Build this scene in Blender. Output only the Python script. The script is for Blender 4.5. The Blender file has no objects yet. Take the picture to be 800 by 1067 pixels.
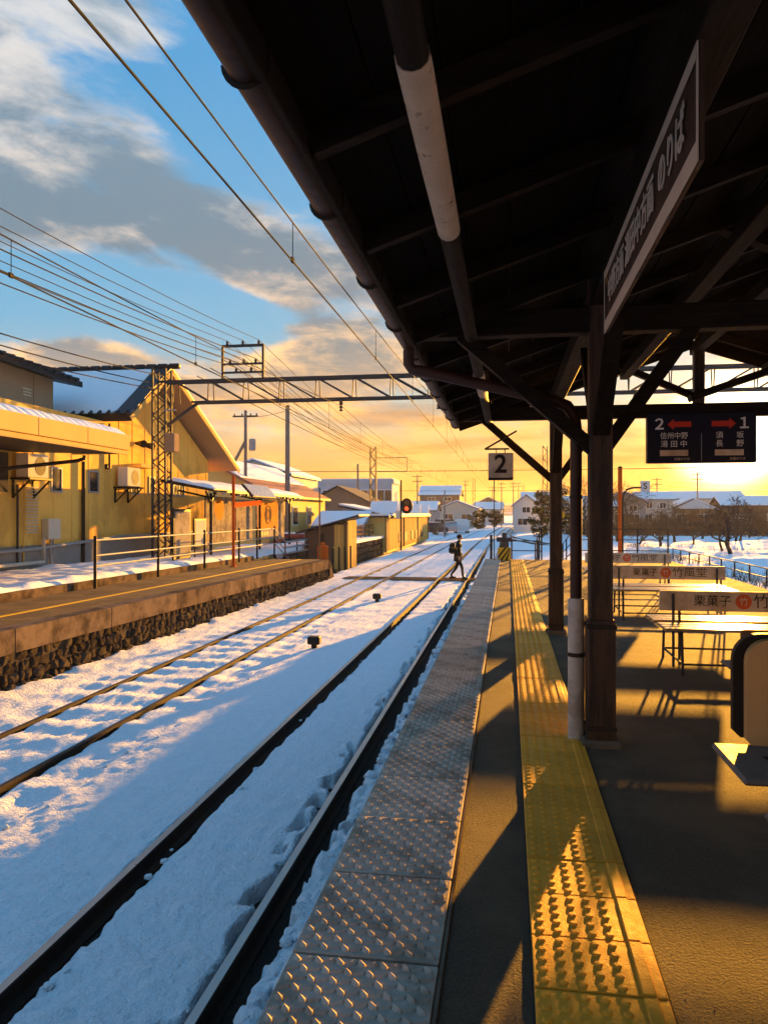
import bpy, bmesh, math, random
import numpy as np
from mathutils import Vector, Matrix, Euler

random.seed(7)
R = math.radians
sc = bpy.context.scene

# ------------------------------------------------------------------ camera
cam_d = bpy.data.cameras.new("camera")
cam = bpy.data.objects.new("camera", cam_d)
sc.collection.objects.link(cam)
cam_d.sensor_fit = 'HORIZONTAL'; cam_d.sensor_width = 36.0; cam_d.lens = 36.0
cam_d.clip_start = 0.05; cam_d.clip_end = 6000
cam.location = (0, 0, 1.468)
cam.rotation_euler = (R(90.1), 0, math.atan(129/800))
sc.camera = cam

# ------------------------------------------------------------------ light
SUN_AZ, SUN_EL = R(15.0), R(5.5)          # azimuth from +Y towards +X
SUN_DIR = Vector((math.sin(SUN_AZ)*math.cos(SUN_EL), math.cos(SUN_AZ)*math.cos(SUN_EL), math.sin(SUN_EL)))
sun_d = bpy.data.lights.new("sun", 'SUN')
sun_d.energy = 4.2; sun_d.angle = R(0.53); sun_d.color = (1.0, 0.44, 0.05)
sun = bpy.data.objects.new("sun", sun_d); sc.collection.objects.link(sun)
sun.rotation_euler = SUN_DIR.to_track_quat('Z', 'Y').to_euler()

sc.view_settings.view_transform = 'Standard'
sc.view_settings.look = 'None'
sc.view_settings.gamma = 1.0
sc.view_settings.use_curve_mapping = False
sc.view_settings.exposure = 2.52
try:
    sc.cycles.max_bounces = 6; sc.cycles.diffuse_bounces = 3; sc.cycles.glossy_bounces = 3
    sc.cycles.transmission_bounces = 4; sc.cycles.transparent_max_bounces = 8
    sc.cycles.use_denoising = True
    sc.cycles.sample_clamp_indirect = 4.0
except Exception:
    pass

# ------------------------------------------------------------------ sky
world = bpy.data.worlds.new("World"); sc.world = world; world.use_nodes = True
class NT:
    """small node-graph writer"""
    def __init__(s, tree): s.t = tree
    def n(s, typ, **kw):
        nd = s.t.nodes.new(typ)
        for k, v in kw.items(): setattr(nd, k, v)
        return nd
    def put(s, sock, v):
        if isinstance(v, bpy.types.NodeSocket): s.t.links.new(v, sock)
        elif v is not None: sock.default_value = v
    def m(s, op, a, b=None, c=None, clamp=False):
        nd = s.n('ShaderNodeMath', operation=op); nd.use_clamp = clamp
        s.put(nd.inputs[0], a)
        if b is not None: s.put(nd.inputs[1], b)
        if c is not None: s.put(nd.inputs[2], c)
        return nd.outputs[0]
    def vm(s, op, a, b=None):
        nd = s.n('ShaderNodeVectorMath', operation=op)
        s.put(nd.inputs[0], a)
        if b is not None: s.put(nd.inputs[1], b)
        return nd.outputs['Value'] if op in ('DOT_PRODUCT', 'LENGTH') else nd.outputs[0]
    def mix(s, fac, a, b, blend='MIX'):
        nd = s.n('ShaderNodeMix', data_type='RGBA', blend_type=blend)
        s.put(nd.inputs[0], fac)
        s.put(nd.inputs[6], a if isinstance(a, bpy.types.NodeSocket) else (*a, 1) if len(a) == 3 else a)
        s.put(nd.inputs[7], b if isinstance(b, bpy.types.NodeSocket) else (*b, 1) if len(b) == 3 else b)
        return nd.outputs[2]
    def ss(s, x, lo, hi, a=0.0, b=1.0):
        nd = s.n('ShaderNodeMapRange', interpolation_type='SMOOTHSTEP')
        s.put(nd.inputs[0], x); nd.inputs[1].default_value = lo; nd.inputs[2].default_value = hi
        nd.inputs[3].default_value = a; nd.inputs[4].default_value = b
        return nd.outputs[0]
    def noise(s, vec, scale, detail=4, rough=0.55, dist=0.0, lac=2.0):
        nd = s.n('ShaderNodeTexNoise')
        s.put(nd.inputs['Vector'], vec); nd.inputs['Scale'].default_value = scale
        nd.inputs['Detail'].default_value = detail; nd.inputs['Roughness'].default_value = rough
        nd.inputs['Distortion'].default_value = dist; nd.inputs['Lacunarity'].default_value = lac
        return nd.outputs[0]
    def ramp(s, fac, stops):
        nd = s.n('ShaderNodeValToRGB'); e = nd.color_ramp.elements
        while len(e) < len(stops): e.new(0.5)
        for el, (p, c) in zip(e, stops):
            el.position = p; el.color = (*c, 1)
        s.put(nd.inputs[0], fac)
        return nd.outputs[0]

def srgb(r, g, b):
    f = lambda c: (c/255)/12.92 if c/255 <= 0.04045 else ((c/255+0.055)/1.055)**2.4
    return (f(r), f(g), f(b))

def build_world():
    t = NT(world.node_tree); world.node_tree.nodes.clear()
    out = t.n('ShaderNodeOutputWorld'); bg = t.n('ShaderNodeBackground')
    tc = t.n('ShaderNodeTexCoord'); d = tc.outputs['Generated']
    sep = t.n('ShaderNodeSeparateXYZ'); t.put(sep.inputs[0], d)
    x, y, z = sep.outputs
    nish = t.n('ShaderNodeTexSky', sky_type='NISHITA'); nish.sun_disc = False
    nish.sun_elevation = SUN_EL; nish.sun_rotation = SUN_AZ
    nish.air_density = 1.4; nish.dust_density = 2.0; nish.ozone_density = 2.5; nish.altitude = 350
    sd = t.vm('DOT_PRODUCT', d, tuple(SUN_DIR))
    near = t.ss(sd, 0.55, 1.0)                      # towards the sun
    glow = t.ss(sd, 0.988, 1.0); glow = t.m('POWER', glow, 3.5)
    zc = t.m('MAXIMUM', z, 0.0)
    # clear air: physical sky, graded towards the deep clean blue and the amber band of the hour
    blue = t.ramp(zc, [(0.0, (1.00, 0.38, 0.08)), (0.045, (0.98, 0.42, 0.12)), (0.09, (0.92, 0.60, 0.34)), (0.145, (0.50, 0.66, 0.76)), (0.23, (0.22, 0.60, 0.92)), (0.50, (0.10, 0.47, 0.92)), (1.0, (0.14, 0.58, 1.16))])
    nsc = t.mix(1.0, nish.outputs[0], (0.16, 0.16, 0.16), 'MULTIPLY')
    base = t.mix(0.85, nsc, blue)
    # cloud field: heaped clouds, flattened towards the horizon
    zz = t.m('ADD', t.m('MULTIPLY', zc, 0.9), 0.55)
    u = t.m('DIVIDE', x, zz); v = t.m('DIVIDE', y, zz)
    cmb = t.n('ShaderNodeCombineXYZ'); t.put(cmb.inputs[0], t.m('ADD', u, t.m('MULTIPLY', z, 0.7))); t.put(cmb.inputs[1], v); t.put(cmb.inputs[2], t.m('MULTIPLY', t.m('POWER', t.m('ADD', zc, 0.004), 0.75), 2.6))
    pv = cmb.outputs[0]
    n1 = t.noise(pv, 2.6, 8, 0.58, 0.15)
    shift = t.vm('ADD', pv, (0.03, 0.05, -0.05))
    n2 = t.noise(shift, 2.6, 8, 0.58, 0.15)
    big = t.noise(t.vm('ADD', pv, (3.1, 1.7, 0.0)), 0.45, 2, 0.5)
    # weather of this evening: where the banks lie (directions), plus noise
    def bank(az, el, raz, rel, amt):
        dirv = Vector((math.sin(R(az))*math.cos(R(el)), math.cos(R(az))*math.cos(R(el)), math.sin(R(el))))
        e = Vector((math.cos(R(az)), -math.sin(R(az)), 0)); w = e.cross(dirv)
        a = t.m('DIVIDE', t.vm('DOT_PRODUCT', d, tuple(e)), math.sin(R(raz)))
        b = t.m('DIVIDE', t.vm('DOT_PRODUCT', d, tuple(w)), math.sin(R(rel)))
        r2 = t.m('ADD', t.m('MULTIPLY', a, a), t.m('MULTIPLY', b, b))
        front = t.ss(t.vm('DOT_PRODUCT', d, tuple(dirv)), 0.0, 0.3)
        return t.m('MULTIPLY', t.m('MULTIPLY', t.m('POWER', 2.718, t.m('MULTIPLY', r2, -1.0)), amt), front)
    bs = None
    for bk in BANKS:
        q = bank(*bk); bs = q if bs is None else t.m('ADD', bs, q)
    dens = t.m('ADD', t.m('MULTIPLY', n1, 1.25), t.m('MULTIPLY', t.m('SUBTRACT', big, 0.5), 0.35))
    dens = t.m('ADD', dens, bs)
    n3 = t.noise(t.vm('ADD', pv, (5.0, 2.0, 1.0)), 8.5, 7, 0.62, 0.4)
    dens = t.m('ADD', dens, t.m('MULTIPLY', t.m('SUBTRACT', n3, 0.5), 0.42))
    cover = t.ss(dens, 0.60, 0.80)
    lit = t.ss(t.m('ADD', t.m('ADD', t.m('SUBTRACT', n1, n2), t.m('MULTIPLY', t.m('SUBTRACT', n3, 0.5), -0.30)), t.m('MULTIPLY', t.m('SUBTRACT', dens, 0.88), -0.42)), -0.02, 0.20)
    core = t.ramp(zc, [(0.0, (0.85, 0.34, 0.10)), (0.06, (0.66, 0.32, 0.15)), (0.12, (0.48, 0.34, 0.26)), (0.19, (0.28, 0.34, 0.39)), (0.34, (0.22, 0.34, 0.44)), (0.65, (0.26, 0.44, 0.62)), (1.0, (0.26, 0.46, 0.74))])
    edge = t.ramp(zc, [(0.0, (1.30, 0.55, 0.15)), (0.08, (1.35, 0.68, 0.24)), (0.20, (1.40, 0.90, 0.46)), (0.34, (1.00, 0.88, 0.78)), (0.60, (0.75, 0.84, 0.92)), (1.0, (0.55, 0.70, 0.86))])
    lit = t.m('ADD', lit, t.ss(z, 0.10, 0.23, 0.45, 0.0), clamp=True)
    cl = t.mix(lit, core, edge)
    sky = t.mix(cover, base, cl)
    # thin strata low over the horizon
    cs = t.n('ShaderNodeCombineXYZ'); t.put(cs.inputs[0], t.m('MULTIPLY', x, 2.2)); t.put(cs.inputs[1], t.m('MULTIPLY', y, 2.2)); t.put(cs.inputs[2], t.m('MULTIPLY', z, 17.0))
    n4 = t.noise(cs.outputs[0], 1.9, 6, 0.6, 0.3)
    low = t.ss(z, 0.10, 0.22, 1.0, 0.0)
    sky = t.mix(t.m('MULTIPLY', t.ss(n4, 0.50, 0.68), t.m('MULTIPLY', low, 0.75)), sky, t.mix(1.0, sky, (0.62, 0.50, 0.48), 'MULTIPLY'))
    sky = t.mix(t.m('MULTIPLY', t.ss(n4, 0.48, 0.30), t.m('MULTIPLY', low, 0.7)), sky, t.mix(1.0, sky, (1.35, 1.38, 1.5), 'MULTIPLY'))
    # forward scattering round the low sun
    sky = t.mix(t.m('MULTIPLY', near, t.ss(z, 0.0, 0.30, 0.75, 0.0)), sky, t.mix(1.0, sky, (1.15, 1.05, 0.72), 'MULTIPLY'))
    gl = t.mix(t.ss(n4, 0.42, 0.58), (2.8, 1.15, 0.22), (0.6, 0.22, 0.04))
    sky = t.mix(t.m('MULTIPLY', glow, 0.8), sky, gl, 'ADD')
    sky = t.mix(t.m('POWER', glow, 5.5), sky, (8.0, 6.6, 3.6), 'ADD')
    # below the horizon: dull reflected ground light
    sky = t.mix(t.ss(z, -0.03, 0.0), (0.25, 0.22, 0.22), sky)
    t.put(bg.inputs[0], sky); bg.inputs[1].default_value = SKY_STRENGTH
    t.t.links.new(bg.outputs[0], out.inputs[0])
SKY_STRENGTH = 0.15
# (azimuth, elevation, half-widths, amount) of cloud banks and clear gaps
BANKS = [(-31, 27, 10, 5, 0.26), (-25, 21, 10, 3.6, 0.28), (-14, 17.5, 7, 3.2, 0.26), (-13, 11.0, 5.5, 2.4, 0.32), (-36, 20, 8, 3.2, 0.20), (-30, 14.8, 10, 2.6, -0.45), (-21, 13.6, 4.5, 2.2, -0.42), (-19, 28, 5.0, 6, -0.3), (-31, 10.6, 4.5, 1.1, 0.50), (-24, 9.0, 3.0, 0.8, 0.30), (14, 5, 14, 3, 0.12), (-14, 4.0, 12, 1.6, 0.14)]
build_world()
world.cycles.sampling_method = 'MANUAL'; world.cycles.sample_map_resolution = 512

# ================================================================== helpers
COL = sc.collection
def link(o, parent=None):
    COL.objects.link(o)
    if parent is not None: o.parent = parent
    return o
def tag(o, label=None, cat=None, group=None, kind=None):
    if label: o["label"] = label
    if cat: o["category"] = cat
    if group: o["group"] = group
    if kind: o["kind"] = kind
    return o
def thing(name, label, cat, loc=(0, 0, 0), rz=0.0, group=None):
    o = bpy.data.objects.new(name, None); o.empty_display_size = 0.2
    link(o); o.location = loc; o.rotation_euler = (0, 0, rz)
    return tag(o, label, cat, group)

class MB:
    def __init__(s): s.v = []; s.f = []; s.mi = []
    def add(s, vs, fs, mi=0):
        b = len(s.v); s.v += [tuple(p) for p in vs]
        s.f += [tuple(i+b for i in f) for f in fs]; s.mi += [mi]*len(fs); return s
    def box(s, x0, x1, y0, y1, z0, z1, mi=0):
        vs = [(x0,y0,z0),(x1,y0,z0),(x1,y1,z0),(x0,y1,z0),(x0,y0,z1),(x1,y0,z1),(x1,y1,z1),(x0,y1,z1)]
        return s.add(vs, [(3,2,1,0),(4,5,6,7),(0,1,5,4),(1,2,6,5),(2,3,7,6),(3,0,4,7)], mi)
    def rbox(s, x0, x1, y0, y1, z0, z1, r=0.01, mi=0):
        """box with chamfered edges"""
        r = min(r, (x1-x0)*.45, (y1-y0)*.45, (z1-z0)*.45)
        bm = bmesh.new(); bmesh.ops.create_cube(bm, size=1)
        for v in bm.verts:
            v.co = Vector(((x0+x1)/2+v.co.x*(x1-x0), (y0+y1)/2+v.co.y*(y1-y0), (z0+z1)/2+v.co.z*(z1-z0)))
        bmesh.ops.bevel(bm, geom=bm.edges[:], offset=r, segments=1, affect='EDGES')
        bm.verts.index_update()
        s.add([v.co[:] for v in bm.verts], [tuple(v.index for v in f.verts) for f in bm.faces], mi); bm.free(); return s
    def bar(s, p0, p1, w, h, up=(0,0,1), mi=0):
        p0, p1 = Vector(p0), Vector(p1); d = (p1-p0).normalized(); u = Vector(up)
        if abs(d.dot(u)) > 0.98: u = Vector((0,1,0))
        sx = d.cross(u).normalized(); sz = sx.cross(d).normalized()
        vs = [p+sx*a*w/2+sz*b*h/2 for p in (p0, p1) for a, b in ((-1,-1),(1,-1),(1,1),(-1,1))]
        return s.add(vs, [(3,2,1,0),(4,5,6,7),(0,1,5,4),(1,2,6,5),(2,3,7,6),(3,0,4,7)], mi)
    def tube(s, pts, r, n=8, cap=True, mi=0):
        pts = [Vector(p) for p in pts]; rs = r if isinstance(r, (list, tuple)) else [r]*len(pts)
        rings = []; prev = None
        for i, p in enumerate(pts):
            d = (pts[min(i+1, len(pts)-1)]-pts[max(i-1, 0)]).normalized()
            if prev is None:
                u = Vector((0,0,1)) if abs(d.z) < 0.9 else Vector((1,0,0))
                a = d.cross(u).normalized()
            else:
                a = (prev-d*prev.dot(d)).normalized()
            prev = a; b = d.cross(a)
            rings.append([p+(a*math.cos(2*math.pi*k/n)+b*math.sin(2*math.pi*k/n))*rs[i] for k in range(n)])
        vs = [q for rg in rings for q in rg]; fs = []
        for i in range(len(pts)-1):
            for k in range(n):
                k2 = (k+1) % n
                fs.append((i*n+k, i*n+k2, (i+1)*n+k2, (i+1)*n+k))
        if cap:
            fs.append(tuple(range(n-1, -1, -1))); fs.append(tuple((len(pts)-1)*n+k for k in range(n)))
        return s.add(vs, fs, mi)
    def lathe(s, c, prof, n=12, mi=0):
        c = Vector(c); vs = []; fs = []
        for r, z in prof:
            vs += [c+Vector((r*math.cos(2*math.pi*k/n), r*math.sin(2*math.pi*k/n), z)) for k in range(n)]
        for i in range(len(prof)-1):
            for k in range(n):
                k2 = (k+1) % n; fs.append((i*n+k, i*n+k2, (i+1)*n+k2, (i+1)*n+k))
        fs.append(tuple(range(n-1, -1, -1))); fs.append(tuple((len(prof)-1)*n+k for k in range(n)))
        return s.add(vs, fs, mi)
    def prism(s, poly, axis, a, b, mi=0):
        """poly: 2-D outline; extruded along axis ('x','y','z') from a to b"""
        n = len(poly)
        def P(p, t):
            return (t, p[0], p[1]) if axis == 'x' else (p[0], t, p[1]) if axis == 'y' else (p[0], p[1], t)
        vs = [P(p, a) for p in poly]+[P(p, b) for p in poly]
        fs = [tuple(range(n-1, -1, -1)), tuple(range(n, 2*n))]+[(i, (i+1) % n, n+(i+1) % n, n+i) for i in range(n)]
        s.add(vs, fs, mi); return s
    def quad(s, a, b, c, d, mi=0): return s.add([a, b, c, d], [(0,1,2,3)], mi)
    def mesh(s, name, mats, smooth=False):
        me = bpy.data.meshes.new(name); me.from_pydata(s.v, [], s.f)
        mats = mats if isinstance(mats, (list, tuple)) else [mats]
        for m in mats: me.materials.append(m)
        if len(mats) > 1: me.polygons.foreach_set('material_index', s.mi)
        bm = bmesh.new(); bm.from_mesh(me); bmesh.ops.recalc_face_normals(bm, faces=bm.faces[:]); bm.to_mesh(me); bm.free()
        if smooth:
            me.polygons.foreach_set('use_smooth', [True]*len(me.polygons))
            try: me.set_sharp_from_angle(angle=R(40))
            except Exception: pass
        me.update(); return me
    def build(s, name, mats, parent=None, smooth=False, loc=None):
        o = bpy.data.objects.new(name, s.mesh(name, mats, smooth)); link(o, parent)
        if loc is not None: o.location = loc
        return o
def inst(name, me, parent=None, loc=(0,0,0), rot=(0,0,0), scale=(1,1,1)):
    o = bpy.data.objects.new(name, me); link(o, parent); o.location = loc; o.rotation_euler = rot; o.scale = scale
    return o
def copy_tree(o, parent=None):
    c = o.copy(); link(c, parent)
    for ch in list(o.children): copy_tree(ch, c)
    return c

def text_part(name, body, size, mat, parent, loc, rot, align='CENTER', depth=0.0015, sx=1.0, bold=0.0):
    cu = bpy.data.curves.new(name, 'FONT'); cu.body = body; cu.size = size; cu.align_x = align; cu.align_y = 'CENTER'
    cu.extrude = depth; cu.resolution_u = 3; cu.offset = bold
    tmp = bpy.data.objects.new(name, cu); COL.objects.link(tmp)
    dg = bpy.context.evaluated_depsgraph_get()
    me = bpy.data.meshes.new_from_object(tmp.evaluated_get(dg)); me.name = name
    bpy.data.objects.remove(tmp); bpy.data.curves.remove(cu)
    me.materials.clear(); me.materials.append(mat)
    return inst(name, me, parent, loc, rot, (sx, 1, 1))

# ------------------------------------------------------------------ noise on the python side
def _hash(ix, iy, seed):
    n = (ix.astype(np.int64)*374761393 + iy.astype(np.int64)*668265263 + seed*1442695041) & 0xffffffff
    n = ((n ^ (n >> 13))*1274126177) & 0xffffffff
    return ((n ^ (n >> 16)) & 0xffff)/65535.0
def vnoise(x, y, seed=0):
    ix, iy = np.floor(x), np.floor(y); fx, fy = x-ix, y-iy
    fx = fx*fx*(3-2*fx); fy = fy*fy*(3-2*fy)
    a = _hash(ix, iy, seed); b = _hash(ix+1, iy, seed); c = _hash(ix, iy+1, seed); d = _hash(ix+1, iy+1, seed)
    return (a*(1-fx)+b*fx)*(1-fy)+(c*(1-fx)+d*fx)*fy
def fbm(x, y, scale, oct=4, seed=0, gain=0.5):
    x = np.asarray(x, float); y = np.asarray(y, float)
    s = 0; a = 1; t = 0
    for i in range(oct):
        s = s + a*vnoise(x*scale+17.3*i, y*scale+9.1*i, seed+i*31); t += a; a *= gain; scale *= 2.03
    return s/t
def sstep(x, lo, hi):
    t = np.clip((x-lo)/(hi-lo), 0, 1); return t*t*(3-2*t)
def grid_mesh(name, XX, YY, ZZ, mat, smooth=True, keep=None):
    ny, nx = XX.shape
    vs = np.stack([XX, YY, ZZ], -1).reshape(-1, 3)
    i = np.arange(ny-1)[:, None]*nx+np.arange(nx-1)[None, :]
    fs = np.stack([i, i+1, i+nx+1, i+nx], -1)
    if keep is not None: fs = fs[keep]
    fs = fs.reshape(-1, 4)
    me = bpy.data.meshes.new(name); me.from_pydata(vs.tolist(), [], fs.tolist()); me.materials.append(mat)
    me.polygons.foreach_set('use_smooth', [smooth]*len(me.polygons)); me.update()
    return me

# ================================================================== materials
def mat(name, col, rough=0.7, var=0.15, scale=6.0, bump=0.0, bscale=60.0, metal=0.0, spec=0.12, col2=None, mixscale=3.0, mixlo=0.45, mixhi=0.6, rnd=0.0, specks=None, stretch=None, emit=None, estr=0.0, bdist=0.01):
    m = bpy.data.materials.new(name); m.use_nodes = True
    t = NT(m.node_tree); bs = m.node_tree.nodes['Principled BSDF']
    tc = t.n('ShaderNodeTexCoord'); v = tc.outputs['Object']
    if stretch:
        mp = t.n('ShaderNodeMapping'); t.put(mp.inputs['Vector'], v); mp.inputs['Scale'].default_value = stretch; v = mp.outputs[0]
    c = t.mix(t.noise(v, scale, 5, 0.6), tuple(k*(1-var) for k in col), tuple(k*(1+var) for k in col))
    if col2 is not None:
        c = t.mix(t.ss(t.noise(v, mixscale, 6, 0.65), mixlo, mixhi), c, col2)
    if specks is not None:
        c = t.mix(t.m('MULTIPLY', t.ss(t.noise(v, 38.0, 3, 0.7), 0.66, 0.72), t.ss(t.noise(v, 1.7, 4, 0.6), 0.48, 0.66)), c, specks)
    if rnd:
        oi = t.n('ShaderNodeObjectInfo')
        f = t.m('ADD', t.m('MULTIPLY', oi.outputs['Random'], 2*rnd), 1-rnd)
        g = t.n('ShaderNodeCombineXYZ'); [t.put(g.inputs[i], f) for i in range(3)]
        c = t.mix(1.0, c, g.outputs[0], 'MULTIPLY')
    t.put(bs.inputs['Base Color'], c)
    bs.inputs['Metallic'].default_value = metal
    bs.inputs['Specular IOR Level'].default_value = spec
    rn = t.m('ADD', t.m('MULTIPLY', t.m('SUBTRACT', t.noise(v, scale*2.3, 4), 0.5), 0.3), rough, clamp=True)
    t.put(bs.inputs['Roughness'], rn)
    if bump:
        b = t.n('ShaderNodeBump'); b.inputs['Strength'].default_value = bump; b.inputs['Distance'].default_value = bdist
        t.put(b.inputs['Height'], t.noise(v, bscale, 5, 0.65)); t.put(bs.inputs['Normal'], b.outputs[0])
    if emit: bs.inputs['Emission Color'].default_value = (*emit, 1); bs.inputs['Emission Strength'].default_value = estr
    return m

M = {}
def build_materials():
    M['snow'] = mat('snow', (0.84, 0.89, 0.94), 0.8, 0.04, 2.0, 0.4, 26.0, spec=0.15, bdist=0.03)
    M['track_snow'] = mat('track_snow', (0.84, 0.89, 0.94), 0.85, 0.09, 9.0, 1.0, 24.0, spec=0.12, col2=(0.66, 0.68, 0.70), mixscale=3.4, mixlo=0.60, mixhi=0.84, bdist=0.05, specks=(0.20, 0.17, 0.14))
    M['roof_snow'] = mat('roof_snow', (0.84, 0.86, 0.89), 0.8, 0.03, 2.0, 0.3, 12.0, spec=0.2)
    M['ballast'] = mat('ballast', (0.035, 0.028, 0.022), 0.9, 0.5, 30.0, 1.0, 45.0, spec=0.2, bdist=0.04)
    M['asphalt'] = mat('asphalt', (0.120, 0.090, 0.064), 0.85, 0.75, 75.0, 1.0, 85.0, spec=0.09, col2=(0.17, 0.125, 0.082), mixscale=1.1, mixlo=0.42, mixhi=0.58, bdist=0.028)
    M['concrete'] = mat('concrete', (0.17, 0.125, 0.088), 0.88, 0.3, 7.0, 0.6, 60.0, col2=(0.06, 0.046, 0.034), mixscale=2.2, mixlo=0.42, mixhi=0.68, rnd=0.16, spec=0.06)
    M['stone'] = mat('stone', (0.13, 0.105, 0.085), 0.9, 0.55, 22.0, 1.0, 30.0, col2=(0.05, 0.042, 0.036), mixscale=9.0, rnd=0.35, bdist=0.05)
    M['mortar'] = mat('mortar', (0.085, 0.072, 0.06), 0.95, 0.4, 18.0, 1.0, 26.0, bdist=0.05)
    M['plate'] = mat('plate', (0.47, 0.39, 0.32), 0.75, 0.30, 9.0, 0.3, 90.0, spec=0.05, col2=(0.32, 0.25, 0.19), mixscale=4.0, rnd=0.14, bdist=0.005)
    M['tactile'] = mat('tactile', (0.84, 0.345, 0.028), 0.65, 0.2, 10.0, 0.6, 110.0, col2=(0.42, 0.20, 0.035), mixscale=3.6, mixlo=0.50, mixhi=0.82, rnd=0.12, bdist=0.006, spec=0.15)
    M['joint'] = mat('joint', (0.05, 0.043, 0.035), 0.9, 0.3, 20.0)
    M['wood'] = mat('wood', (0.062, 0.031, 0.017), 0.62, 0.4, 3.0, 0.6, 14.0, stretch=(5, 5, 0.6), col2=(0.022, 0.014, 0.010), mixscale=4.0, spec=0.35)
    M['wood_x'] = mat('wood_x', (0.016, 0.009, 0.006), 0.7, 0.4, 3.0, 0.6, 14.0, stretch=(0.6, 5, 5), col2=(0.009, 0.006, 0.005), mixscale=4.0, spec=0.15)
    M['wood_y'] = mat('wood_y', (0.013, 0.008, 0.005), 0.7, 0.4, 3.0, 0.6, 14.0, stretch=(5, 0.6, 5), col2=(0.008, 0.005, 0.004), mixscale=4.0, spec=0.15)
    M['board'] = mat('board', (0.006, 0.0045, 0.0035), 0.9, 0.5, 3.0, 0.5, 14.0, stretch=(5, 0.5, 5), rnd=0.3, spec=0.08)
    M['gutter'] = mat('gutter', (0.055, 0.022, 0.014), 0.5, 0.25, 8.0, 0.1, 40.0, col2=(0.03, 0.014, 0.01), mixscale=3.0, spec=0.3)
    M['chipped_white'] = mat('chipped_white', (0.56, 0.43, 0.31), 0.7, 0.25, 10.0, 0.5, 40.0, col2=(0.13, 0.08, 0.05), mixscale=14.0, mixlo=0.58, mixhi=0.68)
    M['pvc'] = mat('pvc', (0.52, 0.46, 0.40), 0.45, 0.1, 6.0, 0.1, 40.0, col2=(0.36, 0.30, 0.25), mixscale=4.0)
    M['rust'] = mat('rust', (0.028, 0.017, 0.012), 0.85, 0.4, 20.0, 0.6, 70.0, spec=0.2, rnd=0.1)
    M['railhead'] = mat('railhead', (0.36, 0.34, 0.32), 0.34, 0.1, 3.0, 0.0, 60.0, metal=0.9)
    M['rail_dull'] = mat('rail_dull', (0.060, 0.042, 0.032), 0.7, 0.3, 12.0, spec=0.15)
    M['black'] = mat('black', (0.014, 0.013, 0.013), 0.6, 0.2, 12.0, spec=0.25)
    M['steel'] = mat('steel', (0.055, 0.055, 0.06), 0.7, 0.25, 9.0, 0.15, 50.0)
    M['galv'] = mat('galv', (0.34, 0.35, 0.36), 0.65, 0.15, 12.0, metal=0.15)
    M['chrome'] = mat('chrome', (0.5, 0.49, 0.47), 0.3, 0.15, 12.0, metal=0.9)
    M['wire'] = mat('wire', (0.016, 0.015, 0.014), 0.8, 0.2, 6.0, spec=0.1)
    M['porcelain'] = mat('porcelain', (0.10, 0.06, 0.04), 0.3, 0.1, 6.0)
    M['plaster'] = mat('plaster', (0.85, 0.545, 0.13), 0.8, 0.07, 1.2, 0.1, 60.0, col2=(0.70, 0.43, 0.11), mixscale=0.9)
    M['plinth'] = mat('plinth', (0.30, 0.28, 0.25), 0.9, 0.2, 4.0, 0.3, 40.0)
    M['fascia'] = mat('fascia', (0.66, 0.46, 0.16), 0.7, 0.12, 2.0)
    M['soffit'] = mat('soffit', (0.30, 0.22, 0.15), 0.75, 0.12, 3.0)
    M['darkpaint'] = mat('darkpaint', (0.035, 0.028, 0.022), 0.55, 0.25, 8.0)
    M['tile'] = mat('tile', (0.040, 0.042, 0.048), 0.5, 0.3, 6.0, 0.2, 30.0, rnd=0.25)
    M['upperwall'] = mat('upperwall', (0.40, 0.31, 0.22), 0.8, 0.1, 2.0)
    M['ivory'] = mat('ivory', (0.62, 0.58, 0.48), 0.55, 0.08, 6.0)
    M['glass'] = mat('glass', (0.03, 0.035, 0.04), 0.10, 0.1, 2.0, spec=0.6)
    M['white'] = mat('white', (0.74, 0.73, 0.70), 0.5, 0.05, 6.0)
    M['offwhite'] = mat('offwhite', (0.60, 0.49, 0.36), 0.6, 0.10, 5.0, col2=(0.44, 0.34, 0.24), mixscale=3.0)
    M['navy'] = mat('navy', (0.016, 0.017, 0.030), 0.35, 0.1, 6.0)
    M['brownsign'] = mat('brownsign', (0.075, 0.046, 0.034), 0.6, 0.12, 6.0)
    M['signtext'] = mat('signtext', (0.62, 0.52, 0.42), 0.6, 0.12, 8.0)
    M['red'] = mat('red', (0.55, 0.05, 0.025), 0.5, 0.1, 8.0)
    M['redcircle'] = mat('redcircle', (0.62, 0.12, 0.035), 0.5, 0.1, 8.0)
    M['ink'] = mat('ink', (0.03, 0.02, 0.016), 0.6, 0.1, 8.0)
    M['orange'] = mat('orange', (0.60, 0.12, 0.025), 0.5, 0.15, 8.0)
    M['orange_sign'] = mat('orange_sign', (0.70, 0.30, 0.06), 0.6, 0.3, 5.0)
    M['tan'] = mat('tan', (0.60, 0.35, 0.14), 0.5, 0.15, 7.0, 0.1, 30.0, spec=0.2)
    M['seatgrey'] = mat('seatgrey', (0.16, 0.14, 0.13), 0.6, 0.12, 9.0, spec=0.2)
    M['slat'] = mat('slat', (0.30, 0.22, 0.14), 0.15, 0.2, 3.0, 0.12, 24.0, stretch=(0.5, 6, 6), spec=0.45, rnd=0.15)
    M['timber'] = mat('timber', (0.20, 0.12, 0.065), 0.8, 0.35, 3.0, 0.4, 20.0, stretch=(5, 5, 0.7), rnd=0.2)
    M['yellowboard'] = mat('yellowboard', (0.62, 0.42, 0.13), 0.75, 0.15, 3.0, rnd=0.14)
    M['roofsheet'] = mat('roofsheet', (0.10, 0.075, 0.065), 0.6, 0.25, 5.0)
    M['concretepole'] = mat('concretepole', (0.20, 0.19, 0.175), 0.8, 0.15, 5.0)
    M['bark'] = mat('bark', (0.070, 0.048, 0.034), 0.9, 0.4, 12.0, 0.6, 40.0)
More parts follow.
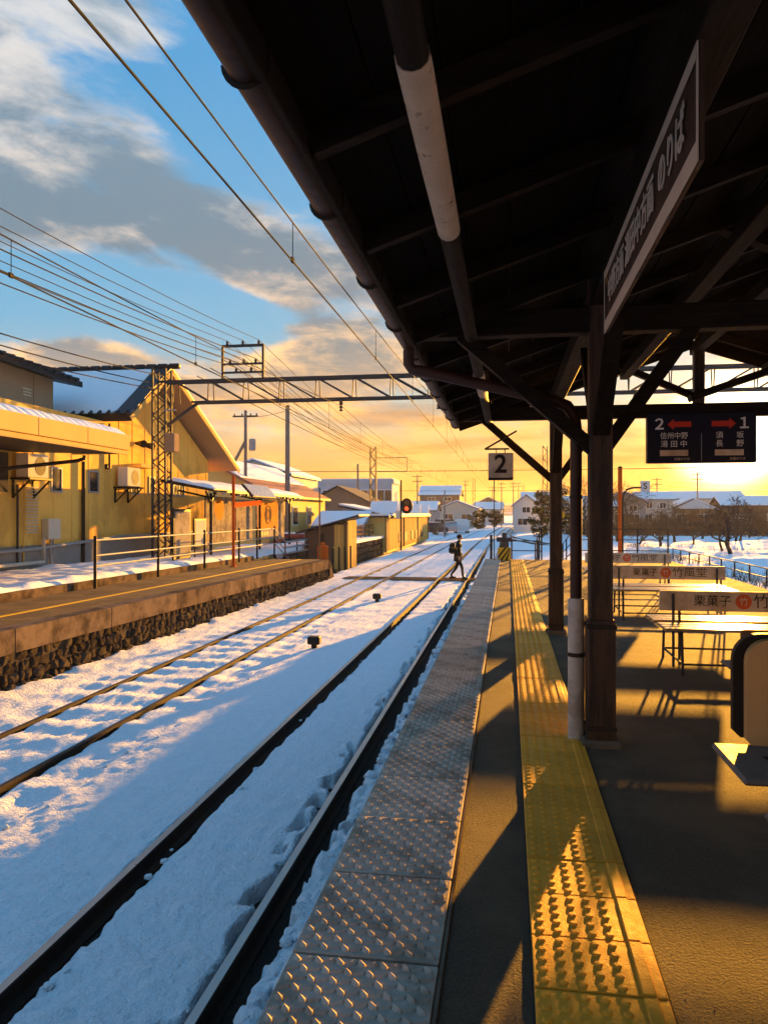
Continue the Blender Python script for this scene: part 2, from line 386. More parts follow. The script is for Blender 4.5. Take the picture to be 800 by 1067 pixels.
    M['twig'] = mat('twig', (0.085, 0.055, 0.040), 0.9, 0.3, 9.0)
    M['leaf'] = mat('leaf', (0.030, 0.038, 0.016), 0.8, 0.5, 3.0, rnd=0.2)
    M['drygrass'] = mat('drygrass', (0.16, 0.11, 0.055), 0.9, 0.4, 12.0)
    M['jacket'] = mat('jacket', (0.012, 0.012, 0.014), 0.8, 0.3, 20.0)
    M['trousers'] = mat('trousers', (0.018, 0.017, 0.018), 0.85, 0.3, 20.0)
    M['skin'] = mat('skin', (0.45, 0.27, 0.18), 0.55, 0.08, 20.0)
    M['hair'] = mat('hair', (0.012, 0.010, 0.009), 0.5, 0.3, 40.0)
    M['rubber'] = mat('rubber', (0.018, 0.018, 0.018), 0.8, 0.2, 20.0)
    M['yellowpaint'] = mat('yellowpaint', (0.68, 0.42, 0.03), 0.5, 0.1, 8.0)
    M['hill'] = mat('hill', (0.10, 0.085, 0.085), 0.95, 0.3, 0.06, col2=(0.45, 0.47, 0.52), mixscale=0.02)
    M['signal_red'] = mat('signal_red', (0.6, 0.05, 0.02), 0.3, 0.0, 4.0, emit=(1.0, 0.05, 0.012), estr=0.55)
    M['car_silver'] = mat('car_silver', (0.42, 0.42, 0.44), 0.3, 0.05, 4.0, metal=0.4)
    M['car_dark'] = mat('car_dark', (0.03, 0.032, 0.04), 0.25, 0.05, 4.0)
    M['car_white'] = mat('car_white', (0.72, 0.72, 0.72), 0.3, 0.04, 4.0)
    M['car_maroon'] = mat('car_maroon', (0.20, 0.035, 0.03), 0.3, 0.05, 4.0)
    M['poster'] = mat('poster', (0.40, 0.34, 0.25), 0.7, 0.15, 3.0, col2=(0.26, 0.22, 0.16), mixscale=2.5, spec=0.15)
build_materials()
for k in ('plaster', 'fascia', 'poster', 'orange_sign', 'yellowboard', 'concrete', 'ivory', 'orange', 'plinth', 'soffit', 'timber', 'upperwall', 'mortar', 'stone', 'white'):
    M[k].node_tree.nodes['Principled BSDF'].inputs['Specular IOR Level'].default_value = 0.0     # chalky, weathered faces

# ================================================================== setting: ground, tracks, platforms
RAILTOP = -1.05
def tshift(y): return np.where(y > 45, (y-45)**2*0.00016, 0.0)

def build_ground():
    u = np.linspace(-1, 1, 161); xs = np.sinh(u*6.2)/np.sinh(6.2)*1300
    v = np.linspace(0, 1, 190); ys = -60+(np.sinh(v*6.0)/np.sinh(6.0))*1260
    XX, YY = np.meshgrid(xs, ys)
    hz = -1.12+0.16*(fbm(XX, YY, 0.10, 4, 3)-0.5)+0.10*(fbm(XX, YY, 0.5, 3, 8)-0.5)
    w = tshift(YY)
    lowered = (1-sstep(np.abs(XX-(-3.7+w)), 3.4, 4.6))*(1-sstep(YY, 150, 175))
    under = (1-sstep(np.abs(XX-2.1), 2.9, 4.2))*(1-sstep(YY, 24, 30))
    left = (1-sstep(XX, -10.5, -6.5))*(1-sstep(YY, 30, 36))
    hz = hz-0.35*np.maximum.reduce([lowered, under, left])
    # snow heaps in the orchard and by the fence
    for cx, cy, r, h in ((11, 36, 3.0, .5), (14, 44, 4.0, .6), (9.5, 52, 3, .4), (20, 60, 5, .5), (12.5, 30, 2.2, .55), (8.0, 60, 4, .4)):
        hz += h*np.exp(-((XX-cx)**2+(YY-cy)**2)/r**2)
    o = bpy.data.objects.new('ground', grid_mesh('ground', XX, YY, hz, M['snow'])); link(o); tag(o, 'snow covered ground reaching to the horizon', kind='structure')
    # orchard and near field in finer relief
    xs = np.linspace(5.6, 34, 150); ys = 14*np.exp(np.linspace(0, math.log(95/14), 170))
    XX, YY = np.meshgrid(xs, ys)
    hz = -1.03+0.30*(fbm(XX, YY, 0.22, 4, 13)-0.5)+0.14*(fbm(XX, YY, 1.3, 4, 18)-0.5)
    for cx, cy, r, h in ((11, 36, 2.6, .55), (14, 44, 3.5, .5), (9.8, 50, 2.5, .4), (20, 60, 5, .5), (12.5, 31, 2.0, .6), (16, 34, 2.6, .5)):
        hz += h*np.exp(-((XX-cx)**2+(YY-cy)**2)/r**2)
    edge = np.minimum.reduce([sstep(XX, 5.6, 6.6), 1-sstep(XX, 31, 34), 1-sstep(YY, 80, 95)])
    hz = hz*edge+(-1.6)*(1-edge)
    o = bpy.data.objects.new('snow_field', grid_mesh('snow_field', XX, YY, hz, M['snow'])); link(o); tag(o, 'uneven snow field of the orchard beyond the platform fence', kind='structure')
build_ground()

def build_trackbed():
    # ballast
    ys = np.concatenate([np.linspace(-12, 1.4, 20), 1.5*np.exp(np.linspace(0, math.log(165/1.5), 330))])
    xs = np.linspace(-6.9, -0.70, 150)
    XX, YY = np.meshgrid(xs, ys)
    ZZ = -1.215+0.05*(fbm(XX, YY, 11, 3, 4)-0.5)
    o = bpy.data.objects.new('track_bed', grid_mesh('track_bed', XX+tshift(YY), YY, ZZ, M['ballast'])); link(o); tag(o, 'dark stone ballast showing beside the rails', kind='structure')
    # snow over it
    ys = np.concatenate([np.linspace(-6, 1.4, 30), 1.5*np.exp(np.linspace(0, math.log(165/1.5), 560))])
    xs = np.linspace(-6.95, -0.71, 262)
    XX, YY = np.meshgrid(xs, ys)
    far = sstep(YY, 35, 60)
    base = -1.095+0.035*(fbm(XX, YY, 0.9, 4, 21)-0.5)+0.030*(fbm(XX, YY, 3.0, 4, 5)-0.5)+0.040*(fbm(XX, YY, 11.0, 4, 6, 0.62)-0.5)*(1-sstep(YY, 12, 25))+0.022*(fbm(XX, YY, 26.0, 3, 12, 0.6)-0.5)*(1-sstep(YY, 5, 9))
    base = base+0.034*(1-sstep(XX, -4.5, -4.3))
    # rails 2 : inner gaps and ragged lumps
    def gap(c, l, r, depth, seed, amp):
        d = XX-c; e = amp*(fbm(XX*0.4, YY, 3.1, 5, seed, 0.62)-0.5)*2
        ll = l+e; rr = r+e*1.15
        return depth*sstep(d, -ll-0.03, -ll+0.012)*(1-sstep(d, rr-0.012, rr+0.03))
    g = gap(-2.65, 0.035, 0.135, 0.22, 40, 0.030)
    g = np.maximum(g, gap(-1.55, 0.075, 0.185, 0.24, 44, 0.085))
    g = np.maximum(g, gap(-5.70, 0.026, 0.042, 0.06, 47, 0.015))
    g = np.maximum(g, gap(-4.62, 0.026, 0.045, 0.06, 49, 0.015))
    # odd bare holes next to the right-hand rail and lumps below the platform edge
    lump = (XX > -1.38)*(0.15*(fbm(XX, YY, 5.2, 4, 61, 0.6)-0.38))
    hole = 0.45*sstep(fbm(XX, YY, 4.2, 4, 71, 0.6), 0.60, 0.70)*sstep(XX, -1.42, -1.30)
    hole2 = 0.30*sstep(fbm(XX, YY, 3.4, 4, 75, 0.55), 0.53, 0.66)*(1-sstep(np.abs(XX+1.66), 0.05, 0.10))
    zz = base+lump-(np.maximum.reduce([g, hole, hole2]))*(1-far*0.7)
    # sleepers of the far track under their snow
    s1 = (1-sstep(np.abs(XX+5.16), 0.98, 1.18))
    ridge = np.cos(2*math.pi*YY/0.66+0.6*np.sin(YY*1.7))
    zz += s1*(0.011*ridge*(0.4+1.2*fbm(XX, YY, 1.1, 2, 95))+0.045*(fbm(XX, YY, 2.4, 4, 91)-0.5)-0.02)*(1-sstep(YY, 45, 70))
    zz += 0.05*(1-sstep(XX, -6.7, -5.9))*fbm(XX, YY, 2.0, 4, 33)+0.10*(1-sstep(XX, -6.85, -6.35))*fbm(XX, YY, 3.0, 4, 35)
    zz += 0.05*(fbm(XX, YY, 1.6, 5, 99, 0.6)-0.5)*(1-sstep(np.abs(XX+3.9), 0.5, 0.9))*sstep(YY, 9, 16)
    # faint sleeper waves in the near track
    s2 = (1-sstep(np.abs(XX+2.1), 0.35, 0.5))
    zz += s2*0.012*np.cos(2*math.pi*YY/0.66+0.9*np.sin(YY*1.1))
    o = bpy.data.objects.new('track_snow', grid_mesh('track_snow', XX+tshift(YY), YY, zz, M['track_snow'])); link(o)
    tag(o, 'trodden snow lying between and beside the rails', 'snow', kind='stuff')
build_trackbed()
def clods():
    rs = random.Random(9); bm0 = []
    for sd in range(6):
        r2 = random.Random(sd); bm = bmesh.new(); bmesh.ops.create_icosphere(bm, subdivisions=2, radius=1)
        bm0.append(([tuple(v.co*r2.uniform(.78, 1.15)) for v in bm.verts], [tuple(v.index for v in f.verts) for f in bm.faces])); bm.free()
    mb = MB()
    for i in range(420):
        y = 1.8*math.exp(rs.random()*math.log(16/1.8)); x = -1.32+0.52*rs.random()**1.3 if i % 6 else rs.choice((-2.48, -1.68, -4.0, -6.6))+rs.uniform(-.06, .06)
        s = rs.uniform(.018, .07)*(1.0 if i % 6 else .45); vs, fs = bm0[i % 6]
        mb.add([(x+p[0]*s*1.1, y+p[1]*s*1.3, -1.10+p[2]*s*.75+s*.3) for p in vs], fs)
    o = mb.build('snow_clods', M['track_snow'], None, True); tag(o, 'clods of snow heaped below the near platform edge', 'snow', kind='stuff')
clods()

RAIL_PROF = [(-.061,0),(.061,0),(.061,.012),(.012,.028),(.008,.105),(.030,.118),(.0325,.128),(.0325,.146),(.026,.153),(-.026,.153),(-.0325,.146),(-.0325,.128),(-.030,.118),(-.008,.105),(-.012,.028),(-.061,.012)]
def rail_mesh(x0, ys, shift):
    mb = MB(); n = len(RAIL_PROF)
    for y in ys:
        sx = float(shift(np.array(y)))
        mb.v += [(x0+sx+p[0], y, RAILTOP-0.153+p[1]) for p in RAIL_PROF]
    for i in range(len(ys)-1):
        for k in range(n):
            k2 = (k+1) % n
            mb.f.append((i*n+k, i*n+k2, (i+1)*n+k2, (i+1)*n+k)); mb.mi.append(1 if k in (8,) else 0)
    return mb
YS_RAIL = [-12, 45]+[45+i*5 for i in range(1, 50)]
for lab, xs in (('snowy railway track running along the near platform edge', (-2.65, -1.55)), ('railway track with ridged snowy sleepers below the stone platform', (-5.70, -4.62))):
    t = thing('railway_track', lab, 'railway track', (0, 0, 0), group='railway tracks')
    for x in xs: rail_mesh(x, YS_RAIL, tshift).build('rail', [M['rust'], M['railhead'] if x > -4 else M['rail_dull']], t)
t = thing('railway_track', 'siding track curving off to the right beyond the platform end', 'railway track', group='railway tracks')
sh = lambda y: np.where(y > 95, tshift(y)-(y-95)*0, tshift(y)+(95-y)**2*0.0042)
for x in (-1.55, -0.45):
    rail_mesh(x+0.35, [38+i*4 for i in range(30)], sh).build('rail', [M['rust'], M['railhead']], t)

# ---------------------------------------------------------------- near platform
PX0, PX1, PYE = -0.70, 4.95, 24.8
p = MB().box(PX0+0.012, PX1, -14, PYE, -1.35, -0.006).build('platform', M['asphalt']); tag(p, 'asphalt island platform under the wooden canopy', kind='structure')
def asphalt_grid():
    ys = np.concatenate([np.linspace(-13.9, 1.0, 12), 1.1*np.exp(np.linspace(0, math.log(24.79/1.1), 190))]); xs = np.linspace(PX0+0.02, PX1-0.01, 130)
    XX, YY = np.meshgrid(xs, ys)
    ZZ = 0.0+0.010*(fbm(XX, YY, 0.8, 3, 2)-0.5)+0.004*(fbm(XX, YY, 14, 3, 9)-0.5)
    o = bpy.data.objects.new('asphalt_surface', grid_mesh('asphalt_surface', XX, YY, ZZ, M['asphalt'])); link(o, p)
asphalt_grid()
# diamond-tread edge plates
def plate_mesh():
    mb = MB(); w, l = 0.488, 0.578; mb.rbox(0, w, 0.004, l-0.004, -0.02, 0.010, 0.004)
    nx, ny = 13, 11
    for j in range(ny):
        for i in range(nx):
            cx = 0.030+(w-0.060)*i/(nx-1); cy = 0.036+(l-0.072)*j/(ny-1)
            a = R(22) if (i+j) % 2 else R(-50)
            L, W, Hh = 0.0270, 0.0100, 0.0070
            if (i+j) % 2 == 0: L, W, Hh = 0.0245, 0.0125, 0.0110
            ca, sa = math.cos(a), math.sin(a)
            P = lambda u, v, z: (cx+u*ca-v*sa, cy+u*sa+v*ca, 0.010+z)
            vs = [P(-L,0,-.0005),P(-L*.4,-W,-.0005),P(L*.4,-W,-.0005),P(L,0,-.0005),P(L*.4,W,-.0005),P(-L*.4,W,-.0005),P(-L*.62,0,Hh),P(L*.62,0,Hh)]
            mb.add(vs, [(0,1,6),(1,2,7,6),(2,3,7),(3,4,7),(4,5,6,7),(5,0,6)])
    return mb.mesh('edge_plate', M['plate'])
pm = plate_mesh(); y = -3.36; i = 0
while y < PYE-0.55:
    inst('edge_plate', pm, p, (PX0-0.008, y, 0.004+0.0012*((i*7) % 3)), (0, 0, 0.0015*((i*5) % 3-1))); y += 0.583; i += 1
MB().box(PX0-0.02, PX0+0.01, -14, PYE-0.01, -0.32, -0.022).build('platform_coping', M['concrete'], p)
MB().box(-0.216, -0.204, -3.4, PYE-.3, -0.01, 0.012).build('plate_edging', M['concrete'], p)
# tactile paving: dotted tile with a raised bar on its inner side
def tile_mesh():
    mb = MB(); mb.rbox(0.0015, 0.3965, 0.003, 0.297, -0.02, 0.009, 0.003)
    for i in range(5):
        for j in range(5):
            cx, cy = 0.034+0.0585*i, 0.033+0.0585*j
            prof = [(0.0155, 0.0085), (0.0125, 0.0130), (0.009, 0.0145)]
            n = 10; vs = []; fs = []
            for r, z in prof: vs += [(cx+r*math.cos(2*math.pi*k/n), cy+r*math.sin(2*math.pi*k/n), z) for k in range(n)]
            for a in range(2):
                for k in range(n): fs.append((a*n+k, a*n+(k+1) % n, (a+1)*n+(k+1) % n, (a+1)*n+k))
            fs.append(tuple(2*n+k for k in range(n))); mb.add(vs, fs)
    mb.rbox(0.322, 0.366, 0.004, 0.296, 0.006, 0.0150, 0.005)
    return mb.mesh('tactile_tile', M['tactile'])
tm = tile_mesh(); y = -3.3; i = 0
while y < PYE-0.3:
    inst('tactile_tile', tm, p, (0.078+0.001*((i*3) % 3), y, 0.005+0.001*((i*5) % 3))); y += 0.300; i += 1
MB().box(0.072, 0.482, -3.3, PYE-.25, -0.01, 0.0065).build('tile_bed', M['joint'], p)

def grit():
    rs = random.Random(31); mb = MB()
    for i in range(800):
        y = 1.9*math.exp(rs.random()*math.log(9/1.9)); x = rs.choice((rs.uniform(-.2, .07), rs.uniform(.5, 2.6), rs.uniform(.5, 2.6), rs.uniform(-.68, .48))); s_ = rs.uniform(.0010, .0026)
        z = .006 if -.2 < x < .07 or x > .49 else .012
        mb.add([(x-s_, y-s_*.6, z), (x+s_*.9, y-s_, z), (x+s_*.3, y+s_, z), (x, y, z+s_*1.3)], [(0,1,3),(1,2,3),(2,0,3),(2,1,0)])
    o = mb.build('grit', M['concrete'], None); tag(o, 'loose grit scattered over the near platform', 'grit', kind='stuff')
grit()
# ---------------------------------------------------------------- station platform across the tracks
def z1(y): return -0.15-0.006*(y-9)
def e1(y): return -6.84+0.012*(y-9)
P1Y0, P1Y1 = 2.0, 28.2
P1 = bpy.data.objects.new('opposite_platform', None); link(P1); tag(P1, 'lower asphalt platform with stone wall across the tracks', kind='structure')
mb = MB(); 
def strip(mb, xa, xb, y0, y1, dz0, dz1, n=1):
    ys = [y0+(y1-y0)*i/n for i in range(n+1)]
    for a, b in zip(ys[:-1], ys[1:]):
        xa0, xa1 = (xa(a), xa(b)) if callable(xa) else (xa, xa); xb0, xb1 = (xb(a), xb(b)) if callable(xb) else (xb, xb)
        vs = [(xa0,a,z1(a)+dz0),(xb0,a,z1(a)+dz0),(xb1,b,z1(b)+dz0),(xa1,b,z1(b)+dz0),(xa0,a,z1(a)+dz1),(xb0,a,z1(a)+dz1),(xb1,b,z1(b)+dz1),(xa1,b,z1(b)+dz1)]
        mb.add(vs, [(3,2,1,0),(4,5,6,7),(0,1,5,4),(1,2,6,5),(2,3,7,6),(3,0,4,7)])
strip(mb, -9.15, lambda y: e1(y)-0.27, P1Y0, P1Y1, -1.2, -0.004)
mb.build('asphalt', M['asphalt'], P1)
mb = MB(); strip(mb, lambda y: e1(y)-0.40, lambda y: e1(y)-0.05, P1Y0, P1Y1, -1.25, -0.34); mb.build('wall_core', M['mortar'], P1)
y = P1Y0
while y < P1Y1-0.3:
    l = min(2.6, P1Y1-y); mb = MB()
    vs0 = MB(); strip(mb, lambda q: e1(q)-0.265, lambda q: e1(q)+0.02, y+0.012, y+l-0.012, -0.335, 0.004)
    mb.build('coping_block', M['concrete'], P1); y += 2.6
mb = MB(); strip(mb, lambda q: e1(q)-1.12, lambda q: e1(q)-1.02, P1Y0, P1Y1-.3, 0.0, 0.006); mb.build('yellow_line', M['yellowpaint'], P1)
# rubble stones
def stone_mesh(seed):
    rs = random.Random(seed); bm = bmesh.new(); bmesh.ops.create_icosphere(bm, subdivisions=2, radius=1)
    for v in bm.verts:
        c = v.co; m = max(abs(c.x), abs(c.y), abs(c.z)); c *= (0.45+0.55/m)*rs.uniform(0.80, 1.08)
    me = bpy.data.meshes.new('stone'); bm.to_mesh(me); bm.free(); me.materials.append(M['stone']); return me
stones = [stone_mesh(s) for s in range(8)]
rs = random.Random(5); k = 0; rest = MB()
for row in range(4):
    y = 7.4+rs.random()*0.2
    while y < 28.0:
        w = rs.uniform(0.10, 0.30); hh = rs.uniform(0.075, 0.105); zc = z1(y)-0.335-0.075-row*0.150+rs.uniform(-.015, .015)
        loc = (e1(y)-0.085+rs.uniform(-.015, .02)+0.012*row, y+w/2, zc); sc3 = (rs.uniform(.05, .085), w*rs.uniform(.50, .58), hh); rot = (rs.uniform(-.25, .25), rs.uniform(-.15, .15), rs.uniform(-.2, .2))
        if y < 20.5 and k < 299: inst('stone', stones[k % 8], P1, loc, rot, sc3)
        else:
            mt = Matrix.LocRotScale(Vector(loc), Euler(rot), Vector(sc3)); me_ = stones[k % 8]
            rest.add([mt @ v.co for v in me_.vertices], [tuple(q.vertices) for q in me_.polygons])
        y += w; k += 1
o = rest.build('rubble', M['stone'], P1); o['kind'] = 'stuff'
# slope and ramp at its far end
MB().add([(e1(28.2),28.2,z1(28.2)),(-9.1,28.2,z1(28.2)),(-9.1,28.2,-1.25),(e1(28.2),28.2,-1.25),(e1(28.2)-.1,29.4,-1.05),(-9.1,31.2,-1.05)], [(0,1,5,4),(0,4,3),(1,2,5),(2,3,4,5)]).build('end_slope', M['concrete'], P1)
# raised snowy strip and kerb behind the railing
mb = MB(); strip(mb, -9.35, -9.18, 9.0, 27.0, -0.3, 0.16); mb.build('kerb', M['concrete'], P1)
def backstrip():
    ys = np.linspace(6, 36, 260); xs = np.linspace(-12.6, -9.2, 42); XX, YY = np.meshgrid(xs, ys)
    ZZ = -0.02-0.004*(YY-9)+0.14*fbm(XX, YY, 1.5, 5, 51)+0.05*fbm(XX, YY, 6, 3, 54)+0.03-0.22*sstep(XX, -9.32, -9.2)-0.12*(1-sstep(XX, -12.6, -12.0))
    o = bpy.data.objects.new('strip_snow', grid_mesh('strip_snow', XX, YY, ZZ, M['snow'])); link(o); tag(o, 'shovelled snow bank along the station wall behind the railing', 'snow', kind='stuff')
backstrip()
# pedestrian crossing boards over both tracks
t = thing('track_crossing', 'timber foot crossing laid across both tracks beyond the platforms', 'crossing', (0, 29.6, 0))
for a, b in ((-6.9, -5.76), (-5.62, -4.70), (-4.54, -2.73), (-2.57, -1.63), (-1.47, -0.75)):
    for j in range(3):
        MB().rbox(a, b, -0.6+j*0.41, -0.6+j*0.41+0.39, -1.2, RAILTOP-0.004, 0.01).build('plank', M['timber'], t)

# ================================================================== platform canopy
EAVE_X, EAVE_Z, RIDGE_X, RIDGE_Z, END_X = -0.60, 2.66, 2.24, 3.62, 5.08
CY0, CY1 = -6.0, 9.85
POST_Y = (-4.07, 0.49, 5.05, 9.61)
def roof_z(x): return EAVE_Z+(RIDGE_Z-EAVE_Z)*(1-abs(x-RIDGE_X)/(RIDGE_X-EAVE_X))
CAN = thing('platform_canopy', 'old dark timber canopy with brown gutter roofing the near platform', 'canopy', (0, 0, 0))
# roof boards (sheathing), running along the platform
nb = 14
for side in (0, 1):
    for i in range(nb):
        a, b = i/nb, (i+1)/nb
        xa = EAVE_X+(RIDGE_X-EAVE_X)*a if side == 0 else END_X-(END_X-RIDGE_X)*a
        xb = EAVE_X+(RIDGE_X-EAVE_X)*b if side == 0 else END_X-(END_X-RIDGE_X)*b
        za, zb = roof_z(xa), roof_z(xb); g = 0.004 if xb > xa else -0.004
        dz = 0.003*((i*3) % 4)
        vs = [(xa+g,CY0,za+dz),(xb-g,CY0,zb+dz),(xb-g,CY1,zb+dz),(xa+g,CY1,za+dz)]
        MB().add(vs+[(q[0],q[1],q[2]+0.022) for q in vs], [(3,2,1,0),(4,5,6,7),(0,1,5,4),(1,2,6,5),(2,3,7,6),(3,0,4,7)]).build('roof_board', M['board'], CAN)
    s = -1 if side else 1
mb = MB().add([(EAVE_X-.06,CY0-.05,EAVE_Z+.022),(RIDGE_X,CY0-.05,RIDGE_Z+.05),(RIDGE_X,CY1+.05,RIDGE_Z+.05),(EAVE_X-.06,CY1+.05,EAVE_Z+.022),(END_X+.06,CY0-.05,EAVE_Z+.022),(END_X+.06,CY1+.05,EAVE_Z+.022),
  (EAVE_X-.06,CY0-.05,EAVE_Z+.05),(RIDGE_X,CY0-.05,RIDGE_Z+.085),(RIDGE_X,CY1+.05,RIDGE_Z+.085),(EAVE_X-.06,CY1+.05,EAVE_Z+.05),(END_X+.06,CY0-.05,EAVE_Z+.05),(END_X+.06,CY1+.05,EAVE_Z+.05)],
  [(0,1,2,3),(1,4,5,2),(6,9,8,7),(7,8,11,10),(0,3,9,6),(4,10,11,5),(0,6,7,1),(1,7,10,4),(3,2,8,9),(2,5,11,8)])
mb.build('roof_covering', M['roofsheet'], CAN)
# rafters
y = CY0+0.35
while y < CY1:
    for xa, xb in ((EAVE_X, RIDGE_X), (END_X, RIDGE_X)):
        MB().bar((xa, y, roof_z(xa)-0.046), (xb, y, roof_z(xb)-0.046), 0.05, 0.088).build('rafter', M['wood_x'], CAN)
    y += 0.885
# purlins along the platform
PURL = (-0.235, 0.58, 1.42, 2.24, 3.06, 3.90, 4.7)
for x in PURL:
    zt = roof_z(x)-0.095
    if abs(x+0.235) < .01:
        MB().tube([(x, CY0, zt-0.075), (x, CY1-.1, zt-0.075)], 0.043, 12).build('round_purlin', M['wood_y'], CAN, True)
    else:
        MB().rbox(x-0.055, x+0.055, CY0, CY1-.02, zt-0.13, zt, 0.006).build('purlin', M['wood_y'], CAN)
# white-painted lengths of the round purlin
zt = roof_z(-0.235)-0.17
for a, b in ((1.90, 3.10), (6.3, 7.4)):
    MB().tube([(-0.235, a, zt), (-0.235, a+.04, zt-.001), (-0.235, (a+b)/2, zt-.002), (-0.235, b, zt)], [0.046, 0.0475, 0.048, 0.0465], 14).build('painted_sleeve', M['chipped_white'], CAN, True)
# posts, tie beams, braces
PX = 0.58
for y in POST_Y:
    for px_ in (PX, 3.90):
        po = MB().rbox(px_-0.072, px_+0.072, y-0.072, y+0.072, 0.0, 2.98, 0.012).build('post', M['wood'], CAN)
        MB().rbox(px_-0.088, px_+0.088, y-0.088, y+0.088, 0.03, 0.80, 0.012).build('post_sleeve', M['wood'], po)
        MB().rbox(px_-0.12, px_+0.12, y-0.12, y+0.12, -0.03, 0.045, 0.015).build('post_base', M['concrete'], po)
        for zz in (0.10, 0.74):
            MB().rbox(px_-0.093, px_+0.093, y-0.093, y+0.093, zz, zz+0.03, 0.003).build('iron_band', M['darkpaint'], po)
        s = 1 if px_ < RIDGE_X else -1
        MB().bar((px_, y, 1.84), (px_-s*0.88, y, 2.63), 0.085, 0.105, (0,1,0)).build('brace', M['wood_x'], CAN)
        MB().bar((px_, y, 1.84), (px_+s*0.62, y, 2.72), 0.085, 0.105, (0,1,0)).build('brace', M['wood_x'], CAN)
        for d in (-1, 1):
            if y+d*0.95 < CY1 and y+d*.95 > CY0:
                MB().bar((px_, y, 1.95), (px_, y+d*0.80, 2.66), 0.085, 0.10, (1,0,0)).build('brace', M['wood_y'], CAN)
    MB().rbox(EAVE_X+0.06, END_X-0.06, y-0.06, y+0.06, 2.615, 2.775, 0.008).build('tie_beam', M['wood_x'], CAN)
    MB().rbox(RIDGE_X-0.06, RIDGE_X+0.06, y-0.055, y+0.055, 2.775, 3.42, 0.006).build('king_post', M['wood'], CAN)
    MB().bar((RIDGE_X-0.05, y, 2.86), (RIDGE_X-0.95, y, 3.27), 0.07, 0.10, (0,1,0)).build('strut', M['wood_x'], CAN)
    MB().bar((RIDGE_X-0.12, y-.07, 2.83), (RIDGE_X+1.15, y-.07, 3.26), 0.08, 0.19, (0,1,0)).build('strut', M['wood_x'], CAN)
for px_ in (PX, 3.90):
    MB().rbox(px_-0.065, px_+0.065, CY0, CY1-0.1, 2.78, 2.94, 0.006).build('longitudinal_beam', M['wood_y'], CAN)
# end fascia boards
for xa, xb in ((EAVE_X-.03, RIDGE_X), (END_X+.03, RIDGE_X)):
    MB().bar((xa, CY1-0.012, roof_z(xa)-0.06), (xb, CY1-0.012, roof_z(xb)-0.06), 0.03, 0.15).build('barge_board', M['wood_x'], CAN)
MB().rbox(EAVE_X-0.028, EAVE_X, CY0, CY1-.03, EAVE_Z-0.10, EAVE_Z+0.02, 0.004).build('eave_board', M['wood_y'], CAN)
# gutter (half round, open on top) with strap brackets
def gutter():
    cx, cz, r = -0.655, 2.615, 0.055
    mb = MB(); n = 10; ys = [CY0, CY1-.02]
    for y in ys:
        for rr in (r, r-0.004):
            mb.v += [(cx+rr*math.cos(math.pi+math.pi*k/n), y, cz+rr*math.sin(math.pi+math.pi*k/n)) for k in range(n+1)]
    q = n+1
    for k in range(n):
        mb.f += [(k, k+1, 2*q+k+1, 2*q+k), (q+k, 3*q+k, 3*q+k+1, q+k+1), (2*q+k, 2*q+k+1, 3*q+k+1, 3*q+k)]; mb.mi += [0]*3
    mb.f += [(0, 2*q, 3*q, q), (q-1, 2*q-1, 4*q-1, 3*q-1)]; mb.mi += [0]*2
    g = mb.build('gutter', M['gutter'], CAN, True)
    y = CY0+0.4+0.39
    while y < CY1:
        b = MB(); rr = r+0.003
        for k in range(n):
            a0, a1 = math.pi+math.pi*k/n, math.pi+math.pi*(k+1)/n
            b.bar((cx+rr*math.cos(a0), y, cz+rr*math.sin(a0)), (cx+rr*math.cos(a1), y, cz+rr*math.sin(a1)), 0.022, 0.005, (0,1,0))
        b.bar((cx+r, y, cz), (EAVE_X, y, EAVE_Z-.01), 0.02, 0.008)
        b.build('gutter_bracket', M['darkpaint'], g); y += 0.885
gutter()
# downpipe from the gutter to the post and down it
dp = MB().tube([(-0.655, 5.10, 2.56), (-0.655, 5.10, 2.47), (-0.63, 5.10, 2.43), (-0.55, 5.10, 2.415), (0.30, 5.10, 2.20), (0.38, 5.10, 2.165), (0.425, 5.10, 2.10), (0.435, 5.10, 2.02), (0.435, 5.10, 0.85)], 0.038, 12).build('downpipe', M['gutter'], CAN, True)
MB().tube([(0.435, 5.10, 0.0), (0.435, 5.10, 0.92)], 0.052, 16).build('downpipe_guard', M['pvc'], dp, True)
MB().tube([(0.435, 5.10, 0.545), (0.435, 5.10, 0.57)], 0.056, 16).bar((0.48, 5.08, 0.557), (0.56, 5.03, 0.557), 0.02, 0.02).build('pipe_clip', M['darkpaint'], dp)
MB().tube([(0.435, 5.10, 1.56), (0.435, 5.10, 1.585)], 0.042, 12).build('pipe_clip', M['darkpaint'], dp)
# ---------------------------------------------------------------- signs under the canopy
UPX = (R(90), 0, 0)
t = thing('direction_board', 'long brown hanging board lettered in Japanese along the canopy beam', 'sign', (0.525, 3.24, 2.60))
def warped_board():
    n = 24; mb = MB(); L, Hh = 2.06, 0.33
    for i in range(n+1):
        u = i/n; y = -L/2+L*u; wob = 0.006*math.sin(u*21)+0.004*math.sin(u*47)
        for x, z in ((-0.006, -Hh/2), (0.006, -Hh/2), (0.006, Hh/2), (-0.006, Hh/2)):
            mb.v.append((x+wob*0.5, y, z+(wob if z < 0 else 0)))
    for i in range(n):
        for k in range(4): mb.f.append((i*4+k, i*4+(k+1) % 4, (i+1)*4+(k+1) % 4, (i+1)*4+k)); mb.mi.append(0)
    mb.f += [(3,2,1,0), (n*4, n*4+1, n*4+2, n*4+3)]; mb.mi += [0,0]
    return mb
warped_board().build('panel', M['brownsign'], t)
for nm, a, b, c, d in (('border', -1.03, 1.03, -0.165, -0.105), ('border', -1.03, 1.03, 0.128, 0.165), ('border', -1.03, -1.018, -0.105, 0.128), ('border', 1.018, 1.03, -0.105, 0.128)):
    MB().box(-0.0135, -0.0095, a, b, c, d).build(nm, M['signtext'], t)
